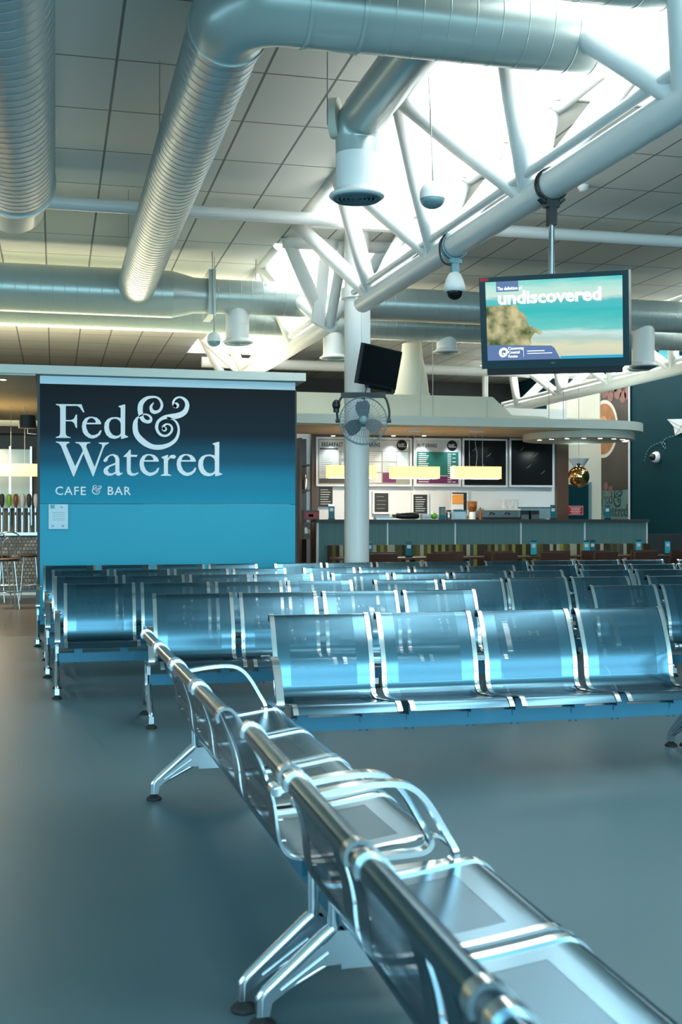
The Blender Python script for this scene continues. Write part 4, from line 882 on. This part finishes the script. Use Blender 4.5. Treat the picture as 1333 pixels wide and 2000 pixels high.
q = P(850, 1015, b=YS); t = empty('green_packet', (q.x, YS, ZS)); MB().ball((0,.05,.055), .065, 10, .8).build('packet', M['green'], t); MB().ball((.05,.04,.04), .04, 10, .8).build('fold', M['whitegloss'], t); tag(t, 'lime green crumpled packet on the screen top', 'packet')
simple('menu_stand', 859, 871, ZS, zat(990,YS), .03, M['teal'], 'teal and grey menu stand right of the green packet', 'menu stand', [('card', .12,.88,.35,.92,'menugrey')], YS)
t = simple('till', 886, 911, ZS, zat(996,YS), .18, M['whitegloss'], 'white till display with teal top edge in the middle of the screen top', 'till', [('display', .08,.92,.12,.78,'blueline'), ('header', 0,1,.85,1,'teal')], YS)
q = P(878, 1015, b=YS); t = empty('glass_jar', (q.x, YS+.03, ZS)); MB().lathe([(.045,0),(.05,.02),(.05,.11),(.04,.125)], (0,0,0), 18).build('jar', M['steel'], t); MB().lathe([(.042,.125),(.042,.15),(.0001,.15)], (0,0,0), 18).build('lid', M['black'], t); tag(t, 'small shiny jar with black lid left of the till', 'jar')
simple('poster_card', 883, 906, 1.30, zat(965,QB), .02, M['whitegloss'], 'orange and yellow food card standing behind the till', 'card', [('picture', .03,.97,.62,.97,'orange'), ('foot', .1,.9,.05,.4,'steel')])
q = P(923, 1012, b=QB); t = empty('coffee_grinder', (q.x, QB, bcz)); MB().lathe([(.06,.0),(.06,.12),(.045,.14)], (0,0,0), 18).build('body', M['whitegloss'], t); MB().lathe([(.045,.14),(.085,.2),(.09,.33),(.0001,.335)], (0,0,0), 20).build('hopper', M['amber'], t); tag(t, 'coffee grinder with brown bean hopper', 'grinder')
q = P(939, 1012, b=QB); t = empty('syrup_bottle', (q.x, QB, bcz)); MB().lathe([(.033,0),(.033,.13),(.013,.18),(.013,.22)], (0,0,0), 14).build('body', M['amber'], t); MB().lathe([(.014,.22),(.014,.25)], (0,0,0), 10).build('cap', M['whitegloss'], t); tag(t, 'brown syrup bottle between the grinder and the coffee machine', 'bottle')
ma, mb_ = at(946), at(1017); t = empty('coffee_machine', ((ma+mb_)/2, QB, bcz)); w = (mb_-ma)/2
MB().box(-w, w, .05, .45, .04, .17).build('body', M['steel'], t); MB().box(-w, w, -.02, .45, .17, .20).build('top_tray', M['cream'], t); MB().box(-w, w, -.04, .05, 0, .03).build('drip_tray', M['black'], t); MB().box(-w, w, .05, .45, 0, .04).build('base', M['black'], t)
for u in (-.2, .1): MB().cyl((u, .02, .12), (u, -.10, .10), .018, 10).build('group_handle', M['black'], t)
tag(t, 'long chrome coffee machine with cups on top', 'coffee machine')
cupm = MB().lathe([(.026,0),(.045,.052),(.048,.058),(.042,.058),(.022,.006)], (0,0,0), 16); cup0 = None
for k in range(9):
    px = (985, 997, 1009)[k % 3]; lv = k//3
    q = P(px, 1000, b=QB+.1)
    if cup0 is None: cup0 = cupm.build('cup', M['whitegloss']); c = cup0
    else: c = cup0.copy(); COL.objects.link(c)
    c.location = (q.x, QB+.1, bcz+.20+lv*.0585)
    tag(c, 'white cup, %s stack on the coffee machine, %s' % (('left','middle','right')[k % 3], ('bottom level','second level','top level')[lv]), 'cup', 'cups on the coffee machine')
for k, (a, c) in enumerate(((1017, 1034), (1037, 1054))):
    simple('countertop_dispenser', a, c, bcz, zat(1000,QB)+.03, .3, M['black'], ('left', 'right')[k]+' of two black and silver dispensers right of the coffee machine', 'dispenser', [('silver_front', .1,.95,.05,.55,'steel')], grp='black dispensers')
simple('counter_shield', 1010, 1078, zat(1013,QB+.3), zat(990,QB+.3), .05, M['grille'], 'dark grey splash panel behind the dispensers', 'panel', [('edge', 0,1,.95,1,'steel')], QB+.3)
# hanging amber lamps over the counter
for k, (a, c, py0, py1, lab) in enumerate(((640, 733, 909, 934, 'glowing amber box lampshade half hidden by the column'), (764, 856, 911, 935, 'glowing amber box lampshade right of the column'), (884, 976, 911, 935.5, 'glowing amber box lampshade in front of the black menu screen'))):
    y = 18.9; A_, C_ = P(a, py0, b=y), P(c, py1, b=y); t = empty('lampshade', ((A_.x+C_.x)/2, y, (A_.z+C_.z)/2)); w, h = (C_.x-A_.x)/2, (A_.z-C_.z)/2
    MB().box(-w, w, -.10, .10, -h, h).build('amber_shade', M['shade'], t); MB().box(-w+.03, w-.03, -.07, .07, -h-.003, -h+.01).build('diffuser', M['bulb'], t)
    cz = P(800, 830, b=18.2).z-.021-(A_.z+C_.z)/2
    for u in (-.12, .12): MB().cyl((u, 0, h), (u, 0, cz), .004, 6).build('suspension_wire', M['cable'], t)
    MB().tube(crom([(0,0,h),(.02,0,h+.2),(-.01,0,h+.4),(0,0,cz)], 4), .004, 6).build('flex', M['cable'], t); MB().box(-.13, .13, -.03, .03, cz-.03, cz).build('ceiling_plate', M['whitegloss'], t)
    tag(t, lab, 'lampshade', 'amber lampshades over the counter')
lamp('counter_light', ((cx0+cx1)/2-1, 19.2, 2.6), 40, (1,.85,.65))
# canopy over the counter with round end, bulkhead above, tapered duct
KB = 18.2; kz0 = P(800, 830, b=KB).z; kz1 = P(800, 812, b=KB).z
kx0 = P(577, 820, b=KB).x; ex = P(1236, 830, b=KB+1.25).x; R0 = 1.13; ecx = ex-R0; ecy = KB+R0
t = empty('canopy', (0, 0, kz0))
out = [(kx0-.6, KB), (ecx, KB)]+[(ecx+R0*sin(a), ecy-R0*cos(a)) for a in [i*pi/24 for i in range(1, 24)]]+[(ecx, ecy+R0), (kx0-.6, ecy+R0)]
MB().prism([out], lambda x, y, h: Vector((x, y, h*(kz1-kz0))), 1).build('slab', M['fascia'], t)
R1 = R0-.14; sc = P(1035, 840, b=ecy-R1*.2).x
ring = [(ecx+R1*sin(a), ecy-R1*cos(a)) for a in [i*2*pi/48 for i in range(48)]]
lowz = P(1130, 853, b=ecy-R1).z-kz0
MB().prism([ring], lambda x, y, h: Vector((x, y, lowz*h)), 1).build('round_drop', M['cream'], t)
MB().box(kx0-.5, ecx-.4, KB+.15, ecy+R0-.1, -.02, 0).build('soffit', mat('warm_soffit', (.62,.50,.34), .6), t)
tag(t, 'pale canopy over the counter ending in a round disc at the right', 'canopy')
for k in range(9):
    a = -1.35+k*.34; xx, yy = ecx+R1*.86*sin(a), ecy-R1*.86*cos(a)
    downlight(xx, yy, kz0+lowz, 'tiny bright downlight under the round canopy end, number %d from the left' % (k+1), 'downlights in the round canopy')
lamp('round_canopy_light', (ecx, ecy, kz0+lowz-.12), 12, (.9,1,.95), .1)
t = empty('bulkhead', (0, KB+.5, 0)); bx1 = P(963, 790, b=KB+.5).x; bx2 = P(1001, 790, b=KB+.5).x; bx3 = P(1062, 790, b=KB+.5).x
zT = P(800, 771, b=KB+.5).z; zM = P(1001, 811, b=KB+.5).z
g = MB(); g.prism([[(kx0-.5, kz1), (bx3+.3, kz1), (bx3, zM-.01), (bx2, zM), (bx1, zT), (kx0-.5, zT)]], lambda x, z, h: Vector((x, h*1.6, z)), 1); g.build('boxing', M['cream'], t)
tag(t, 'cream boxed bulkhead on top of the counter canopy with a sloping end', 'bulkhead')
q = P(805, 800, b=KB+.85); t = empty('tapered_duct', (q.x, KB+.85, 0)); zt_ = P(800, 670, b=KB+.75).z
g = MB(); g.lathe([(.29, zT+.005),(.285, zT+.15),(.26, (zT+zt_)/2-.1),(.19, zt_-.25),(.165, zt_)], (0,0,0), 32); g.build('cone', M['cream'], t); MB().lathe([(.31, zT+.002), (.31, zT+.06)], (0,0,0), 32).build('collar', M['cream'], t)
tag(t, 'cream tapered duct standing on the counter canopy behind the black screen', 'duct')
for k, (px, yb) in enumerate(((822, 18.3), (846, 18.3), (952, 18.3), (1073, 18.6), (1101, 18.6))):
    q = P(px, 800, b=yb); o = MB().cyl((q.x, yb, kz1), (q.x, yb, CH), .006, 6).build('hanger_rod', M['cable']); tag(o, 'thin rod holding the counter canopy, number %d of five from the left' % (k+1), 'rod', 'canopy rods')

# far hall behind the cafe: white wall piece, slim columns, black panel painted as the shade of the roof void, with rails
struct(MB().box(mx0-3, 12.2, 27.5, 27.6, 0, CH-1.1).build('wall_far', M['cream']))
t = empty('roof_void_band', (0, 24, 0)); MB().box(-2, 7.6, 2.6, 2.7, 2.6, 4.25).build('dark_panel', M['black'], t)
for z in (3.4, 3.7): MB().box(-2, 7.6, 2.55, 2.6, z, z+.03).build('rail', M['cable'], t)
tag(t, 'dark recessed band far behind the cafe under the ceiling', 'recess')
for k, (px, r) in enumerate(((1100, .09), (948, .07))):
    q = P(px, 700, b=25.5); o = MB().cyl((q.x, 25.5, 0), (q.x, 25.5, CH), r, 20).build('slim_column', M['white']); tag(o, ('slim white column beyond the counter, left of the coffee banner', 'slim white column behind the left end of the far truss')[k], 'column')

# right wall: banner, door, paper plane, cone lamp, gold globe
RW = 12.2
def RP(px, py, off=.0): return P(px, py, a=RW-off)
A_ = RP(1177, 1030); C_ = RP(1232, 690); z1 = 4.35
y0_, y1_ = C_.y, A_.y
t = empty('coffee_banner', (RW-.03, 0, 0))
bm = mat('dark_brown_banner_print', (.050,.036,.028), .4, noise=.4, nscale=1.5)
MB().box(-.01, 0, y0_, y1_, .3, z1).build('print', bm, t); MB().box(-.02, 0, y0_-.05, y0_, .3, z1).build('edge_strip', M['whitegloss'], t)
zt = RP(1200, 958).z; MB().box(-.012, -.010, y0_, y1_, .3, zt).build('grey_green_field', mat('grey_green_print', (.12,.22,.21), .5), t)
def wall_disc(t, px, py, ry, rz, m, name, d=.014, clip=True):
    q = RP(px, py); vs = []
    pts = [(q.y+ry*cos(a), q.z+rz*sin(a)) for a in [i*2*pi/40 for i in range(40)]]; pts = [(min(max(y, y0_), y1_), z) for y, z in pts] if clip else pts
    g = MB(); g.prism([pts], lambda y, z, h: Vector((-d-h*.002, y, z)), 1); return g.build(name, m, t)
wall_disc(t, 1183, 838, .70, .66, M['cream'], 'cup_rim', .012)
wall_disc(t, 1183, 838, .62, .58, mat('coffee_crema', (.36,.15,.055), .5, noise=.5, nscale=4), 'coffee_surface', .015)
wall_disc(t, 1183, 838, .24, .30, mat('crema_ring', (.50,.26,.13), .5, noise=.3), 'crema_swirl', .018)
bean = mat('coffee_bean_print', (.22,.09,.07), .35, noise=.6, nscale=10)
for (px, py, a_, b_) in ((1186,768,.18,.11),(1197,775,.14,.12),(1211,766,.18,.16),(1221,775,.16,.13),(1229,768,.12,.14),(1205,757,.14,.10),(1188,950,.10,.10),(1197,955,.10,.08)): wall_disc(t, px, py, a_, b_, bean, 'coffee_bean', .015)
# lettering of the banner, on the wall plane
qa = RP(1179, 986); sy = (y1_-y0_)*.95/325
fb = lambda x, y, d: Vector((-.014-d*.002, y1_-.03-(x-105)*sy, qa.z+.02-(y-858)*sy*1.0))
g = MB(); logo(g, fb, 1); g.build('lettering', mat('dark_green_print', (.01,.04,.05), .5), t)
tag(t, 'tall coffee banner with cup, beans and Fed & Watered lettering on the right wall', 'banner')
ya, yb_ = RP(1177, 900).y, 27.5
struct(MB().box(RW-.06, RW, ya+.01, yb_, 0, 4.6).build('wall_pier', M['cream']))
q0, q1 = P(1108, 946, b=24.5), P(1150, 1015, b=24.5)
t = empty('service_door', (0, 24.5, 0)); MB().box(q0.x-1.0, q1.x, 0, .05, 0, q0.z).build('leaf', M['tealdark'], t); MB().box(q1.x, q1.x+.07, -.03, .08, 0, q0.z+.05).build('frame_post', M['grille'], t); MB().box(q1.x-.12, q1.x-.08, -.05, 0, 1.0, 1.15).build('handle', M['chrome'], t)
tag(t, 'dark teal service door behind the counter end', 'door')
struct(MB().box(q1.x+.07, 12.2, 24.5, 24.6, 0, 3.6).build('wall_side', M['cream'])); struct(MB().box(q0.x-1.0, q1.x+.07, 24.5, 24.6, q0.z+.05, 3.6).build('wall_over_door', M['cream']))
q0, q1 = P(1111, 989, b=24.476), P(1139, 1005, b=24.476); t = empty('warning_sign', (0, 24.476, 0)); MB().box(q0.x, q1.x, 0, .02, q1.z, q0.z).build('plate', M['red'], t); MB().box(q0.x-.01, q1.x+.01, .004, .022, q1.z-.01, q0.z+.01).build('border', M['whitegloss'], t)
g = MB(); 
for k in range(4): g.box(q0.x+.05+.02*(k%2), q1.x-.05-.02*(k%2), -.003, 0, q0.z-.045-k*.038, q0.z-.033-k*.038)
g.build('print', M['letters'], t); tag(t, 'small red warning sign with white text on the teal door', 'sign')
q = P(1131, 903, D=22.5); t = empty('cone_lamp', (q.x, q.y, q.z)); MB().lathe([(.20,.07),(.05,-.16)], (0,0,0), 28).build('cone', M['whitegloss'], t); MB().lathe([(.0001,.065),(.19,.068)], (0,0,0), 24).build('diffuser', mat('cool_lamp', (.8,1,.95), .5, emit=(.7,1,.9), es=3), t); MB().cyl((0,0,.07),(0,0,CH-q.z),.006,6).build('rod', M['cable'], t)
tag(t, 'pale inverted cone uplight above the gold globe', 'lamp'); area('cone_uplight', (q.x, q.y, q.z+.09), (pi, 0, 0), .3, .3, 12, (.75,1,.9))
q = P(1131, 931, D=20.2); t = empty('globe_lamp', (q.x, q.y, q.z)); MB().ball((0,0,0), .185, 32).build('globe', M['gold'], t); MB().cyl((0,0,.18),(0,0,.23),.03,12).build('cap', M['black'], t); MB().cyl((0,0,.22),(0,0,kz0+lowz-q.z),.005,6).build('cord', M['cable'], t)
tag(t, 'mirrored gold globe lamp hanging under the round canopy', 'lamp')
# paper plane and dashed trail
t = empty('paper_plane_mural', (RW-.02, 0, 0))
def rp2(px, py): q = RP(px, py); return (q.y, q.z)
g = MB()
for poly in ([(1306,819),(1345,818),(1345,840),(1322,851),(1319,833)],): g.prism([[rp2(*p) for p in poly]], lambda y, z, h: Vector((-.005-h*.004, y, z)), 1)
g.build('plane', M['whitegloss'], t)
g = MB()
for a, b_ in (((1308,820),(1340,836)),((1322,851),(1340,824)),((1319,833),(1340,845))):
    (ya_, za_), (yb2, zb2) = rp2(*a), rp2(*b_); g.tube([(-.012, ya_, za_), (-.012, yb2, zb2)], .006, 4)
g.build('fold_line', M['menugrey'], t)
g = MB(); tr = crom([(1318,852),(1305,856),(1296,866),(1303,876),(1300,864),(1285,867),(1272,875),(1265,888),(1261,902)], 5)
for i in range(0, len(tr)-1, 2):
    (ya_, za_), (yb2, zb2) = rp2(*tr[i]), rp2(*tr[i+1]); g.tube([(-.008, ya_, za_), (-.008, yb2, zb2)], .010, 4)
g.build('dashed_trail', M['grille'], t)
tag(t, 'white paper plane mural with dashed trail on the dark teal wall', 'mural')
q = RP(1277, 893, .1); t = empty('wall_sensor', (RW-.1, q.y, q.z)); MB().lathe([(.0001,.0),(.10,.0),(.12,.05),(.12,.09)], (0,0,0), 20, M=Matrix.Rotation(pi/2, 3, 'Y')).build('casing', M['whitegloss'], t); MB().ball((-.03,-.03,0), .07, 12).build('dome', M['black'], t); tag(t, 'small round white and black device on the dark teal wall below the paper plane', 'sensor')
t = empty('wall_picture', (RW-.02, 0, 0)); (a1_, b1_), (a2_, b2_) = rp2(1283, 702), rp2(1320, 668); 
g = MB(); g.prism([[rp2(1282,700),rp2(1300,672),rp2(1312,676),rp2(1333,694),rp2(1333,706),rp2(1300,702)]], lambda y, z, h: Vector((-.01-h*.004, y, z)), 1); g.build('print', M['tealpale'], t); tag(t, 'patch of bright blue mural high on the right wall beyond the truss', 'mural')
